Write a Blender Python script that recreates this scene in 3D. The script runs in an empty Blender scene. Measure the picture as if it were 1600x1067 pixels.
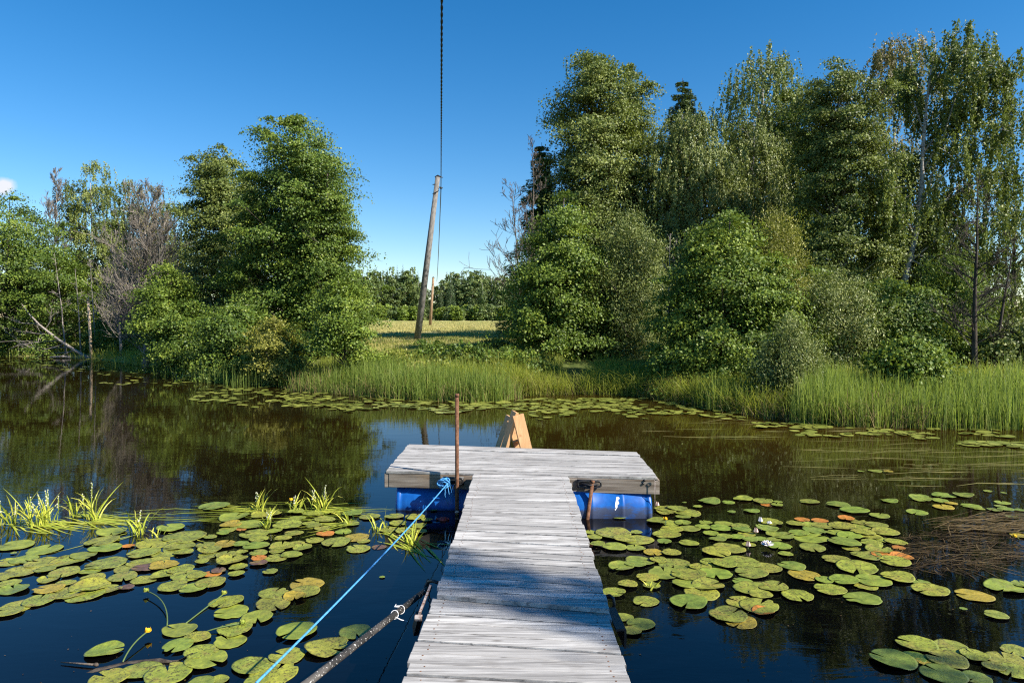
import bpy, math, random
import numpy as np
from math import radians as R

random.seed(7)
rng = np.random.default_rng(7)
C = bpy.context.scene.collection
S = bpy.context.scene

# ------------------------------------------------------------------ camera
CAMZ, F = 2.05, 1100.0
HOR = 495.0
TH = math.atan((533.5 - HOR) / F)
cd = bpy.data.cameras.new('camera')
cam = bpy.data.objects.new('camera', cd)
C.objects.link(cam)
cd.sensor_width = 36.0
cd.lens = 36.0 * F / 1600.0
cd.clip_start = 0.05
cd.clip_end = 3000
cam.location = (0, 0, CAMZ)
cam.rotation_euler = (R(90) - TH, 0, 0)
S.camera = cam
ct, st = math.cos(TH), math.sin(TH)


def ray(px, py):
    a, b = (px - 800) / F, (533.5 - py) / F
    return (a, ct + b * st, -st + b * ct)


def P(px, py, z=0.0):
    d = ray(px, py)
    t = (z - CAMZ) / d[2]
    return np.array((d[0] * t, d[1] * t, z))


def D(px, py, Y):
    d = ray(px, py)
    t = Y / d[1]
    return np.array((d[0] * t, Y, CAMZ + d[2] * t))


# ------------------------------------------------------------------ light
SUN_EL = R(38)
sdir = np.array((0.90, -0.435, 0))
sdir = sdir / np.linalg.norm(sdir) * math.cos(SUN_EL)
sdir[2] = math.sin(SUN_EL)           # towards the sun
sl = bpy.data.lights.new('sun', 'SUN')
sl.energy = 5.0
sl.angle = R(0.55)
sl.color = (1.0, 0.93, 0.82)
so = bpy.data.objects.new('sun', sl)
C.objects.link(so)
from mathutils import Vector
so.rotation_euler = Vector(sdir).to_track_quat('Z', 'Y').to_euler()
so.location = (20, -10, 20)

w = bpy.data.worlds.new('World')
S.world = w
w.use_nodes = True
nt = w.node_tree
nt.nodes.clear()
out = nt.nodes.new('ShaderNodeOutputWorld')
bg = nt.nodes.new('ShaderNodeBackground')
sky = nt.nodes.new('ShaderNodeTexSky')
sky.sky_type = 'NISHITA'
sky.sun_disc = False
sky.sun_elevation = SUN_EL
sky.sun_rotation = math.atan2(sdir[0], sdir[1])
sky.altitude = 100
sky.air_density = 1.0
sky.dust_density = 0.0
sky.ozone_density = 3.0
hs = nt.nodes.new('ShaderNodeHueSaturation')
hs.inputs['Saturation'].default_value = 1.38
hs.inputs['Hue'].default_value = 0.497
nt.links.new(sky.outputs[0], hs.inputs['Color'])
# one small cloud low on the left
tc = nt.nodes.new('ShaderNodeTexCoord')
cdir = np.array(ray(4, 291)); cdir /= np.linalg.norm(cdir)
sub = nt.nodes.new('ShaderNodeVectorMath'); sub.operation = 'SUBTRACT'
sub.inputs[1].default_value = tuple(cdir)
nt.links.new(tc.outputs['Generated'], sub.inputs[0])
mul = nt.nodes.new('ShaderNodeVectorMath'); mul.operation = 'MULTIPLY'
mul.inputs[1].default_value = (66, 66, 100)
nt.links.new(sub.outputs[0], mul.inputs[0])
ln = nt.nodes.new('ShaderNodeVectorMath'); ln.operation = 'LENGTH'
nt.links.new(mul.outputs[0], ln.inputs[0])
cn = nt.nodes.new('ShaderNodeTexNoise'); cn.inputs['Scale'].default_value = 60
cn.inputs['Detail'].default_value = 6
nt.links.new(tc.outputs['Generated'], cn.inputs['Vector'])
ma = nt.nodes.new('ShaderNodeMath'); ma.operation = 'MULTIPLY_ADD'
ma.inputs[1].default_value = 1.3
nt.links.new(cn.outputs['Fac'], ma.inputs[0])
nt.links.new(ln.outputs['Value'], ma.inputs[2])
mr = nt.nodes.new('ShaderNodeMapRange')
mr.inputs['From Min'].default_value = 1.85
mr.inputs['From Max'].default_value = 1.15
nt.links.new(ma.outputs[0], mr.inputs['Value'])
mx = nt.nodes.new('ShaderNodeMix'); mx.data_type = 'RGBA'
nt.links.new(mr.outputs[0], mx.inputs['Factor'])
gn = nt.nodes.new('ShaderNodeMix'); gn.data_type = 'RGBA'; gn.blend_type = 'MULTIPLY'
gn.inputs['Factor'].default_value = 1.0
gn.inputs['B'].default_value = (0.96, 0.945, 1.0, 1)
nt.links.new(hs.outputs[0], gn.inputs['A'])
nt.links.new(gn.outputs['Result'], mx.inputs['A'])
mx.inputs['B'].default_value = (5.6, 5.75, 6.3, 1)
nt.links.new(mx.outputs['Result'], bg.inputs['Color'])
bg.inputs['Strength'].default_value = 0.080
nt.links.new(bg.outputs[0], out.inputs[0])

S.view_settings.view_transform = 'Standard'
S.view_settings.look = 'None'
S.view_settings.gamma = 1
S.view_settings.exposure = 1.0
S.render.engine = 'CYCLES'
S.cycles.max_bounces = 6
S.cycles.diffuse_bounces = 3
S.cycles.glossy_bounces = 3
S.cycles.transmission_bounces = 4
S.cycles.transparent_max_bounces = 8
S.cycles.use_denoising = False
S.cycles.filter_width = 1.2
S.cycles.sample_clamp_indirect = 4
S.cycles.caustics_reflective = False
S.cycles.caustics_refractive = False


# ------------------------------------------------------------------ materials
class NT:
    def __init__(self, name):
        self.m = bpy.data.materials.new(name)
        self.m.use_nodes = True
        self.t = self.m.node_tree
        self.t.nodes.clear()
        self.out = self.n('OutputMaterial')

    def n(self, kind, **kw):
        x = self.t.nodes.new('ShaderNode' + kind)
        for k, v in kw.items():
            setattr(x, k, v)
        return x

    def l(self, a, b):
        self.t.links.new(a, b)

    def val(self, sock, v):
        if hasattr(v, 'is_output'):
            self.l(v, sock)
        elif isinstance(v, (tuple, list)) and len(v) == 3 and sock.type == 'RGBA':
            sock.default_value = (*v, 1)
        else:
            sock.default_value = v

    def noise(self, scale=5, detail=4, rough=0.5, vec=None, dist=0.0):
        x = self.n('TexNoise')
        x.inputs['Scale'].default_value = scale
        x.inputs['Detail'].default_value = detail
        x.inputs['Roughness'].default_value = rough
        x.inputs['Distortion'].default_value = dist
        if vec is not None:
            self.l(vec, x.inputs['Vector'])
        return x.outputs['Fac']

    def mapv(self, vec, scale=(1, 1, 1), loc=(0, 0, 0)):
        x = self.n('Mapping')
        x.inputs['Scale'].default_value = scale
        x.inputs['Location'].default_value = loc
        self.l(vec, x.inputs['Vector'])
        return x.outputs[0]

    def mix(self, fac, a, b, mode='MIX'):
        x = self.n('Mix', data_type='RGBA', blend_type=mode)
        self.val(x.inputs['Factor'], fac)
        self.val(x.inputs['A'], a)
        self.val(x.inputs['B'], b)
        return x.outputs['Result']

    def rng(self, v, a, b, c=0.0, d=1.0):
        x = self.n('MapRange')
        self.val(x.inputs['Value'], v)
        x.inputs['From Min'].default_value = a
        x.inputs['From Max'].default_value = b
        x.inputs['To Min'].default_value = c
        x.inputs['To Max'].default_value = d
        return x.outputs[0]

    def math(self, op, a, b=0.0):
        x = self.n('Math', operation=op)
        self.val(x.inputs[0], a)
        self.val(x.inputs[1], b)
        return x.outputs[0]

    def bump(self, h, strength=0.5, dist=0.01):
        x = self.n('Bump')
        x.inputs['Strength'].default_value = strength
        x.inputs['Distance'].default_value = dist
        self.l(h, x.inputs['Height'])
        return x.outputs[0]

    def bsdf(self, color, rough=0.6, spec=0.4, normal=None, metal=0.0):
        x = self.n('BsdfPrincipled')
        self.val(x.inputs['Base Color'], color)
        self.val(x.inputs['Roughness'], rough)
        x.inputs['Specular IOR Level'].default_value = spec
        x.inputs['Metallic'].default_value = metal
        if normal is not None:
            self.l(normal, x.inputs['Normal'])
        return x.outputs[0]

    def done(self, shader):
        self.l(shader, self.out.inputs['Surface'])
        return self.m

    def obj(self):
        return self.n('TexCoord').outputs['Object']

    def pos(self):
        return self.n('NewGeometry').outputs['Position']

    def island(self):
        return self.n('NewGeometry').outputs['Random Per Island']

    def attr(self, name):
        x = self.n('Attribute')
        x.attribute_name = name
        return x.outputs['Fac']


def leaf_mat(name, dark, mid, light, trans=0.35, rough=0.42, spec=0.45, tcol=None):
    gain = 1.0 if 'hay' in name or 'weed' in name else (1.2 if 'blade' in name else 1.62)
    dark, mid, light = [(c[0] * gain * 1.08, c[1] * gain * 1.02, c[2] * gain * .86) for c in (dark, mid, light)]
    if 'blade' not in name:
        trans *= .72
    rough, spec = max(rough, 0.5), min(spec, 0.32)
    k = NT(name)
    v = k.attr('var')
    c1 = k.mix(k.rng(v, 0.0, 0.5), dark, mid)
    c2 = k.mix(k.rng(v, 0.5, 1.0), c1, light)
    b = k.bsdf(c2, rough, spec)
    tr = k.n('BsdfTranslucent')
    tc_ = k.mix(0.55, c2, tcol or (0.24, 0.30, 0.03))
    k.l(tc_, tr.inputs['Color'])
    m = k.n('MixShader')
    m.inputs[0].default_value = trans
    k.l(b, m.inputs[1]); k.l(tr.outputs[0], m.inputs[2])
    return k.done(m.outputs[0])


M = {}
M['alder'] = leaf_mat('alder_leaf', (0.034, 0.062, 0.012), (0.066, 0.112, 0.018), (0.145, 0.19, 0.034), 0.38)
M['alder_bright'] = leaf_mat('alder_leaf_bright', (0.048, 0.082, 0.014), (0.088, 0.138, 0.021), (0.165, 0.215, 0.037), 0.42)
M['birch'] = leaf_mat('birch_leaf', (0.046, 0.068, 0.018), (0.088, 0.118, 0.030), (0.165, 0.195, 0.060), 0.36)
M['birch_dry'] = leaf_mat('birch_leaf_dry', (0.06, 0.06, 0.025), (0.115, 0.098, 0.042), (0.19, 0.16, 0.07), 0.32)
M['willow'] = leaf_mat('willow_leaf', (0.055, 0.078, 0.024), (0.105, 0.135, 0.042), (0.19, 0.215, 0.085), 0.34)
M['olive'] = leaf_mat('olive_leaf', (0.07, 0.08, 0.016), (0.125, 0.135, 0.026), (0.20, 0.205, 0.045), 0.38)
M['spruce'] = leaf_mat('spruce_needles', (0.024, 0.044, 0.016), (0.046, 0.076, 0.026), (0.080, 0.115, 0.038), 0.15, 0.5, 0.3)
M['far'] = leaf_mat('far_leaf', (0.038, 0.066, 0.024), (0.075, 0.112, 0.040), (0.14, 0.175, 0.066), 0.3)
M['far_spruce'] = leaf_mat('far_spruce_needles', (0.028, 0.050, 0.026), (0.045, 0.075, 0.036), (0.075, 0.105, 0.050), 0.2, 0.5, 0.3)
M['reed'] = leaf_mat('reed_blade', (0.075, 0.12, 0.026), (0.165, 0.235, 0.052), (0.31, 0.345, 0.115), 0.48, 0.4, 0.4, (0.36, 0.46, 0.06))
M['sedge'] = leaf_mat('sedge_blade', (0.11, 0.155, 0.024), (0.215, 0.27, 0.042), (0.37, 0.365, 0.10), 0.5, 0.45, 0.4, (0.48, 0.52, 0.06))
M['meadow'] = leaf_mat('meadow_blade', (0.13, 0.17, 0.032), (0.22, 0.265, 0.055), (0.36, 0.35, 0.13), 0.48, 0.45, 0.4, (0.45, 0.50, 0.08))
M['hay'] = leaf_mat('hay_blade', (0.26, 0.27, 0.10), (0.40, 0.365, 0.16), (0.52, 0.45, 0.24), 0.25, 0.7, 0.2)
M['dead_reed'] = leaf_mat('dead_reed_hay', (0.07, 0.055, 0.025), (0.16, 0.13, 0.06), (0.32, 0.26, 0.13), 0.25, 0.7, 0.2)
M['water_leaf'] = leaf_mat('water_plant_leaf', (0.14, 0.20, 0.025), (0.26, 0.31, 0.04), (0.40, 0.40, 0.08), 0.4, 0.35, 0.5)
M['brown_weed'] = leaf_mat('brown_weed', (0.028, 0.018, 0.006), (0.07, 0.045, 0.016), (0.17, 0.125, 0.06), 0.15, 0.5, 0.4, (0.08, 0.05, 0.02))


def bark(name, a, b, marks=None):
    k = NT(name)
    p = k.obj()
    n = k.noise(6, 6, 0.6, k.mapv(p, (4, 4, 0.8)))
    col = k.mix(k.rng(n, 0.35, 0.65), a, b)
    if marks:
        n2 = k.noise(3, 3, 0.6, k.mapv(p, (2, 2, 7)))
        col = k.mix(k.rng(n2, 0.56, 0.62), col, marks)
    return k.done(k.bsdf(col, 0.85, 0.2, k.bump(n, 0.6, 0.02)))


M['bark'] = bark('grey_brown_bark', (0.07, 0.055, 0.042), (0.17, 0.14, 0.115))
M['bark_dark'] = bark('dark_bark', (0.028, 0.022, 0.018), (0.085, 0.07, 0.055))
M['bark_birch'] = bark('birch_bark', (0.30, 0.285, 0.265), (0.44, 0.42, 0.39), (0.05, 0.045, 0.04))
M['bark_dead'] = bark('dead_wood_bark', (0.16, 0.135, 0.115), (0.34, 0.30, 0.26))
M['bark_pale'] = bark('stripped_wood', (0.42, 0.30, 0.18), (0.60, 0.46, 0.32))
M['twig'] = bark('dry_twigs', (0.125, 0.108, 0.09), (0.25, 0.22, 0.185))


def deck_wood():
    k = NT('weathered_deck_wood')
    p = k.obj()
    isl = k.island()
    off = k.n('CombineXYZ')
    k.l(k.math('MULTIPLY', isl, 37.0), off.inputs[0])
    k.l(k.math('MULTIPLY', isl, 91.0), off.inputs[1])
    add = k.n('VectorMath', operation='ADD')
    k.l(p, add.inputs[0]); k.l(off.outputs[0], add.inputs[1])
    q = add.outputs[0]
    g1 = k.noise(1.0, 8, 0.66, k.mapv(q, (2.0, 120, 30)), 0.5)
    g2 = k.noise(1.0, 6, 0.65, k.mapv(q, (1.6, 26, 12)), 0.6)
    g3 = k.noise(1.0, 4, 0.55, k.mapv(q, (5, 9, 6)), 0.2)
    base = k.mix(k.rng(isl, 0, 1), (0.40, 0.385, 0.365), (0.64, 0.62, 0.59))
    c = k.mix(k.rng(g2, 0.38, 0.62), (0.25, 0.24, 0.228), base)
    c = k.mix(k.rng(g1, 0.50, 0.66, 0, 0.85), c, (0.085, 0.08, 0.078))
    c = k.mix(k.rng(g3, 0.56, 0.74, 0, 0.65), c, (0.20, 0.185, 0.168))
    # knots and short cracks
    v = k.n('TexVoronoi'); v.inputs['Scale'].default_value = 1.0
    k.l(k.mapv(q, (2.6, 9, 3)), v.inputs['Vector'])
    kn = k.rng(v.outputs['Distance'], 0.13, 0.07)
    kr = k.noise(1.0, 2, 0.5, k.mapv(q, (1.4, 3.0, 3)))
    kn = k.math('MULTIPLY', kn, k.rng(kr, 0.50, 0.58))
    c = k.mix(k.math('MULTIPLY', kn, 0.85), c, (0.085, 0.07, 0.055))
    h = k.math('ADD', g1, k.math('MULTIPLY', g2, 0.6))
    return k.done(k.bsdf(c, 0.8, 0.25, k.bump(h, 0.6, 0.004)))


M['deck'] = deck_wood()


def beam_wood():
    k = NT('weathered_beam_wood')
    p = k.obj()
    g1 = k.noise(1.0, 7, 0.6, k.mapv(p, (1.3, 14, 34)), 0.4)
    g2 = k.noise(1.0, 3, 0.5, k.mapv(p, (2.0, 3, 4)))
    c = k.mix(k.rng(g1, 0.35, 0.7), (0.13, 0.10, 0.075), (0.36, 0.31, 0.26))
    c = k.mix(k.rng(g2, 0.5, 0.75, 0, 0.6), c, (0.27, 0.17, 0.085))
    return k.done(k.bsdf(c, 0.8, 0.2, k.bump(g1, 0.5, 0.004)))


M['beam'] = beam_wood()


def new_wood():
    k = NT('new_pine_wood')
    p = k.obj()
    g1 = k.noise(1.0, 6, 0.6, k.mapv(p, (30, 30, 2.5)), 0.6)
    g2 = k.noise(7.0, 2, 0.5, p)
    c = k.mix(k.rng(g1, 0.35, 0.7), (0.46, 0.25, 0.11), (0.58, 0.36, 0.18))
    c = k.mix(k.rng(g2, 0.66, 0.74, 0, 0.8), c, (0.27, 0.10, 0.03))
    return k.done(k.bsdf(c, 0.6, 0.3))


M['pine'] = new_wood()


def barrel_mat(worn):
    k = NT('blue_barrel_plastic_worn' if worn else 'blue_barrel_plastic')
    p = k.obj()
    n = k.noise(2.2, 6, 0.65, k.mapv(p, (1, 2.5, 2.5)))
    n2 = k.noise(14, 4, 0.6, p)
    sep = k.n('SeparateXYZ'); k.l(p, sep.inputs[0])
    c = k.mix(k.rng(n2, 0.4, 0.7), (0.004, 0.085, 0.36), (0.008, 0.125, 0.46))
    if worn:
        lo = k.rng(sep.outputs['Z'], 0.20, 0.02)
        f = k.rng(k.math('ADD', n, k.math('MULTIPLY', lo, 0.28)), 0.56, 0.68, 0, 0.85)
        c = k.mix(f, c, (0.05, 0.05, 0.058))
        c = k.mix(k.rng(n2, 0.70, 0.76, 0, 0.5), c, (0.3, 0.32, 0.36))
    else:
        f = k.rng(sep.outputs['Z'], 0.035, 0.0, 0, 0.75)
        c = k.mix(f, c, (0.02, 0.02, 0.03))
    return k.done(k.bsdf(c, 0.38, 0.45, k.bump(n2, 0.1, 0.003)))


M['barrel'] = barrel_mat(False)
M['barrel_worn'] = barrel_mat(True)


def simple(name, col, rough=0.6, spec=0.4, metal=0.0, var=None, scale=20):
    k = NT(name)
    if var:
        n = k.noise(scale, 5, 0.6, k.obj())
        c = k.mix(k.rng(n, 0.38, 0.64), col, var)
        return k.done(k.bsdf(c, rough, spec, k.bump(n, 0.3, 0.003), metal))
    return k.done(k.bsdf(col, rough, spec, None, metal))


M['rust'] = simple('rusty_steel', (0.10, 0.045, 0.024), 0.85, 0.2, 0, (0.21, 0.105, 0.06), 28)
M['black_steel'] = simple('black_painted_steel', (0.012, 0.012, 0.013), 0.45, 0.5, 0, (0.03, 0.027, 0.025), 30)
M['strap'] = simple('worn_painted_steel', (0.42, 0.38, 0.36), 0.6, 0.4, 0, (0.16, 0.07, 0.035), 40)
M['blue_rope'] = simple('light_blue_rope', (0.045, 0.24, 0.55), 0.6, 0.3, 0, (0.11, 0.36, 0.68), 60)
M['cable'] = simple('black_cable_sheath', (0.010, 0.011, 0.013), 0.5, 0.4)
M['grey_pole'] = bark('weathered_pole_wood', (0.12, 0.11, 0.10), (0.25, 0.235, 0.215))
M['brown_pole'] = bark('brown_pole_wood', (0.20, 0.125, 0.07), (0.34, 0.235, 0.145))
M['white_scuff'] = simple('white_scuff', (0.75, 0.75, 0.76), 0.7, 0.3)
M['petal'] = simple('white_petal', (0.80, 0.78, 0.80), 0.5, 0.3, 0, (0.85, 0.76, 0.78), 30)
M['petal_pink'] = simple('pink_bud', (0.62, 0.40, 0.34), 0.5, 0.3, 0, (0.75, 0.62, 0.52), 40)
M['yellow'] = simple('yellow_flower', (0.80, 0.52, 0.02), 0.5, 0.3, 0, (0.75, 0.42, 0.02), 40)
M['bud_green'] = simple('green_bud', (0.20, 0.27, 0.04), 0.5, 0.3, 0, (0.32, 0.33, 0.05), 40)
M['stem'] = simple('water_stem', (0.10, 0.15, 0.045), 0.5, 0.3)
M['red'] = simple('red_float_plastic', (0.36, 0.035, 0.03), 0.4, 0.4, 0, (0.25, 0.05, 0.04), 20)
M['spike'] = simple('white_spike', (0.60, 0.56, 0.47), 0.6, 0.3, 0, (0.38, 0.40, 0.24), 60)


def speckle_pipe():
    k = NT('speckled_pipe')
    p = k.obj()
    n = k.noise(85, 3, 0.6, p)
    n2 = k.noise(5, 3, 0.5, p)
    c = k.mix(k.rng(n2, 0.4, 0.65), (0.028, 0.026, 0.024), (0.10, 0.09, 0.08))
    c = k.mix(k.rng(n, 0.62, 0.66), c, (0.62, 0.60, 0.56))
    return k.done(k.bsdf(c, 0.65, 0.3))


M['pipe'] = speckle_pipe()


def pad_mat():
    k = NT('lily_pad_leaf')
    oi = k.n('ObjectInfo')
    p = k.obj()
    off = k.n('CombineXYZ')
    k.l(k.math('MULTIPLY', oi.outputs['Random'], 57.0), off.inputs[0])
    k.l(k.math('MULTIPLY', oi.outputs['Random'], 23.0), off.inputs[1])
    add = k.n('VectorMath', operation='ADD')
    k.l(p, add.inputs[0]); k.l(off.outputs[0], add.inputs[1])
    q = add.outputs[0]
    base = oi.outputs['Color']
    n1 = k.noise(3.0, 4, 0.6, q)
    hsv = k.n('HueSaturation')
    k.l(base, hsv.inputs['Color'])
    k.l(k.rng(n1, 0.3, 0.7, 0.60, 1.25), hsv.inputs['Value'])
    k.l(k.rng(n1, 0.3, 0.7, 0.505, 0.485), hsv.inputs['Hue'])
    c = hsv.outputs[0]
    # patches gone yellow-ochre, more on speckled leaves
    n2 = k.noise(2.2, 5, 0.65, k.mapv(q, (1, 1, 1), (4, 9, 1)))
    amt = oi.outputs['Alpha']
    f = k.math('MULTIPLY', k.rng(n2, 0.52, 0.66), k.math('MULTIPLY', amt, 0.7))
    c = k.mix(f, c, (0.27, 0.215, 0.045))
    # radial veins
    g = k.n('TexGradient', gradient_type='RADIAL')
    k.l(p, g.inputs[0])
    wv = k.math('ABSOLUTE', k.math('SINE', k.math('MULTIPLY', g.outputs['Fac'], 34.0)))
    c = k.mix(k.rng(wv, 0.10, 0.0, 0, 0.16), c, (0.30, 0.34, 0.10))
    # dark insect-eaten specks
    n3 = k.noise(13, 4, 0.75, q)
    n4 = k.noise(4, 2, 0.5, q)
    sp = k.math('ADD', n3, k.rng(n4, 0.3, 0.7, -0.05, 0.06))
    f = k.math('MULTIPLY', k.rng(sp, 0.535, 0.585), amt)
    c = k.mix(k.math('MULTIPLY', f, 0.82), c, (0.055, 0.042, 0.016))
    # brown rim
    d = k.n('VectorMath', operation='LENGTH'); k.l(p, d.inputs[0])
    rim = k.math('MULTIPLY', k.rng(d.outputs['Value'], 0.455, 0.50), 0.4)
    c = k.mix(rim, c, (0.14, 0.13, 0.03))
    h = k.math('ADD', n1, k.math('MULTIPLY', wv, 0.10))
    b = k.bsdf(c, 0.42, 0.4, k.bump(h, 0.25, 0.02))
    return k.done(b)


M['pad'] = pad_mat()


def far_pad_mat():
    k = NT('far_lily_pads')
    isl = k.island()
    c = k.mix(isl, (0.13, 0.155, 0.022), (0.26, 0.27, 0.05))
    return k.done(k.bsdf(c, 0.4, 0.4))


M['far_pad'] = far_pad_mat()


def ground_mat():
    k = NT('bank_and_field')
    p = k.pos()
    n = k.noise(0.35, 6, 0.6, p)
    n2 = k.noise(5, 5, 0.6, p)
    n3 = k.noise(0.05, 3, 0.5, k.mapv(p, (1, 5, 1)))
    sep = k.n('SeparateXYZ'); k.l(p, sep.inputs[0])
    soil = k.mix(k.rng(n2, 0.35, 0.65), (0.022, 0.017, 0.010), (0.055, 0.045, 0.022))
    green = k.mix(k.rng(n2, 0.35, 0.65), (0.05, 0.075, 0.018), (0.11, 0.13, 0.035))
    hay = k.mix(k.rng(n, 0.35, 0.65), (0.31, 0.275, 0.10), (0.46, 0.40, 0.17))
    hay = k.mix(k.rng(n3, 0.44, 0.56), hay, (0.27, 0.30, 0.085))
    c = k.mix(k.rng(sep.outputs['Z'], 0.05, 0.45), soil, green)
    c = k.mix(k.rng(sep.outputs['Y'], 24, 28), c, hay)
    return k.done(k.bsdf(c, 0.95, 0.1, k.bump(n2, 0.6, 0.08)))


M['ground'] = ground_mat()


def water_mat():
    k = NT('river_water')
    p = k.pos()
    sep = k.n('SeparateXYZ'); k.l(p, sep.inputs[0])
    w1 = k.noise(1.0, 3, 0.55, k.mapv(p, (1.6, 4.2, 1)), 0.4)
    w2 = k.noise(1.0, 4, 0.6, k.mapv(p, (9, 17, 1)), 0.2)
    calm = k.noise(0.22, 2, 0.5, k.mapv(p, (0.8, 1.6, 1)))
    amp = k.rng(calm, 0.38, 0.62, 0.35, 1.0)
    h = k.math('MULTIPLY', k.math('ADD', w1, k.math('MULTIPLY', w2, 0.14)), amp)
    nrm = k.bump(h, 0.10, 0.02)
    fr = k.n('Fresnel'); fr.inputs['IOR'].default_value = 1.53
    k.l(nrm, fr.inputs['Normal'])
    turb = k.noise(0.3, 4, 0.6, p)
    near = k.rng(sep.outputs['Y'], 6.5, 13, 0, 1)
    shal = k.rng(sep.outputs['X'], -4, 5, 0.65, 1.6)
    body = k.mix(k.math('MULTIPLY', k.math('MULTIPLY', near, shal), k.rng(turb, 0.3, 0.7, 0.45, 0.75)), (0.0022, 0.0022, 0.0026), (0.066, 0.039, 0.005))
    df = k.n('BsdfDiffuse'); k.l(body, df.inputs['Color'])
    tp = k.n('BsdfTransparent'); tp.inputs['Color'].default_value = (0.34, 0.24, 0.13, 1)
    m1 = k.n('MixShader'); m1.inputs[0].default_value = 0.42
    k.l(df.outputs[0], m1.inputs[1]); k.l(tp.outputs[0], m1.inputs[2])
    gl = k.n('BsdfGlossy'); gl.inputs['Roughness'].default_value = 0.012
    k.l(nrm, gl.inputs['Normal'])
    m2 = k.n('MixShader')
    k.l(fr.outputs[0], m2.inputs[0]); k.l(m1.outputs[0], m2.inputs[1]); k.l(gl.outputs[0], m2.inputs[2])
    return k.done(m2.outputs[0])


M['water'] = water_mat()

# ------------------------------------------------------------------ mesh helpers


class MB:
    def __init__(self):
        self.v, self.f = [], []

    def add(self, vs, fs):
        o = len(self.v)
        self.v += [tuple(map(float, x)) for x in vs]
        self.f += [tuple(i + o for i in q) for q in fs]

    def box(self, c, s, rot=None):
        c = np.array(c, float)
        vs = []
        for dx in (-.5, .5):
            for dy in (-.5, .5):
                for dz in (-.5, .5):
                    q = np.array((dx * s[0], dy * s[1], dz * s[2]))
                    if rot is not None:
                        q = rot @ q
                    vs.append(c + q)
        self.add(vs, [(0, 1, 3, 2), (4, 6, 7, 5), (0, 4, 5, 1), (2, 3, 7, 6), (0, 2, 6, 4), (1, 5, 7, 3)])

    def prism(self, top, h):
        """vertical prism under a top polygon (list of 3D points, counter-clockwise from above)"""
        n = len(top)
        vs = [tuple(p) for p in top] + [(p[0], p[1], p[2] - h) for p in top]
        fs = [tuple(range(n)), tuple(range(2 * n - 1, n - 1, -1))]
        for i in range(n):
            j = (i + 1) % n
            fs.append((i, i + n, j + n, j))
        self.add(vs, fs)

    def bar(self, a, b, w, h, side=None):
        """board from a to b, width w across 'side', thickness h"""
        a, b = np.array(a, float), np.array(b, float)
        d = (b - a) / np.linalg.norm(b - a)
        s = np.array(side if side is not None else (0, 0, 1), float)
        s = s - d * s.dot(d); s /= np.linalg.norm(s)
        u = np.cross(d, s)
        vs = [p + s * i * w / 2 + u * j * h / 2 for p in (a, b) for i, j in ((-1, -1), (1, -1), (1, 1), (-1, 1))]
        self.add(vs, [(0, 1, 2, 3), (7, 6, 5, 4), (0, 4, 5, 1), (1, 5, 6, 2), (2, 6, 7, 3), (3, 7, 4, 0)])

    def tube(self, pts, rad, n=6, cap=True):
        pts = [np.array(p, float) for p in pts]
        m = len(pts)
        if not hasattr(rad, '__len__'):
            rad = [rad] * m
        vs = []
        t0 = pts[1] - pts[0]
        ref = np.array((0, 0, 1.0)) if abs(t0[2]) < 0.9 * np.linalg.norm(t0) else np.array((1.0, 0, 0))
        s = np.cross(t0, ref); s /= np.linalg.norm(s)
        for i, p in enumerate(pts):
            t = pts[min(i + 1, m - 1)] - pts[max(i - 1, 0)]
            t = t / (np.linalg.norm(t) + 1e-9)
            s = s - t * s.dot(t); s /= (np.linalg.norm(s) + 1e-9)
            u = np.cross(t, s)
            for k in range(n):
                a = 2 * math.pi * k / n
                vs.append(p + (s * math.cos(a) + u * math.sin(a)) * rad[i])
        fs = []
        for i in range(m - 1):
            for k in range(n):
                k2 = (k + 1) % n
                fs.append((i * n + k, i * n + k2, (i + 1) * n + k2, (i + 1) * n + k))
        if cap:
            fs.append(tuple(range(n - 1, -1, -1)))
            fs.append(tuple((m - 1) * n + k for k in range(n)))
        self.add(vs, fs)

    def blob(self, c, r, seg=10, rings=7, jit=0.0):
        c = np.array(c, float)
        r = np.array(r if hasattr(r, '__len__') else (r, r, r), float)
        vs = [c + (0, 0, -r[2])]
        for i in range(1, rings):
            ph = -math.pi / 2 + math.pi * i / rings
            for k in range(seg):
                a = 2 * math.pi * k / seg
                q = np.array((math.cos(ph) * math.cos(a), math.cos(ph) * math.sin(a), math.sin(ph)))
                vs.append(c + q * r * (1 + random.uniform(-jit, jit)))
        vs.append(c + (0, 0, r[2]))
        fs = [(0, 1 + (k + 1) % seg, 1 + k) for k in range(seg)]
        for i in range(rings - 2):
            for k in range(seg):
                a = 1 + i * seg
                fs.append((a + k, a + (k + 1) % seg, a + seg + (k + 1) % seg, a + seg + k))
        l = len(vs) - 1; a = 1 + (rings - 2) * seg
        fs += [(l, a + k, a + (k + 1) % seg) for k in range(seg)]
        self.add(vs, fs)

    def build(self, name, mat, parent=None, smooth=False, bevel=0.0, loc=None):
        me = bpy.data.meshes.new(name)
        v = self.v
        if loc is not None:
            v = [(a - loc[0], b - loc[1], c - loc[2]) for a, b, c in v]
        me.from_pydata(v, [], self.f)
        me.update()
        me.materials.append(mat)
        if smooth:
            me.polygons.foreach_set('use_smooth', [True] * len(me.polygons))
        o = bpy.data.objects.new(name, me)
        C.objects.link(o)
        if parent is not None:
            o.parent = parent
        elif loc is not None:
            o.location = loc
        if bevel:
            b = o.modifiers.new('bevel', 'BEVEL')
            b.width = bevel; b.segments = 2; b.limit_method = 'ANGLE'
        return o


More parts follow.
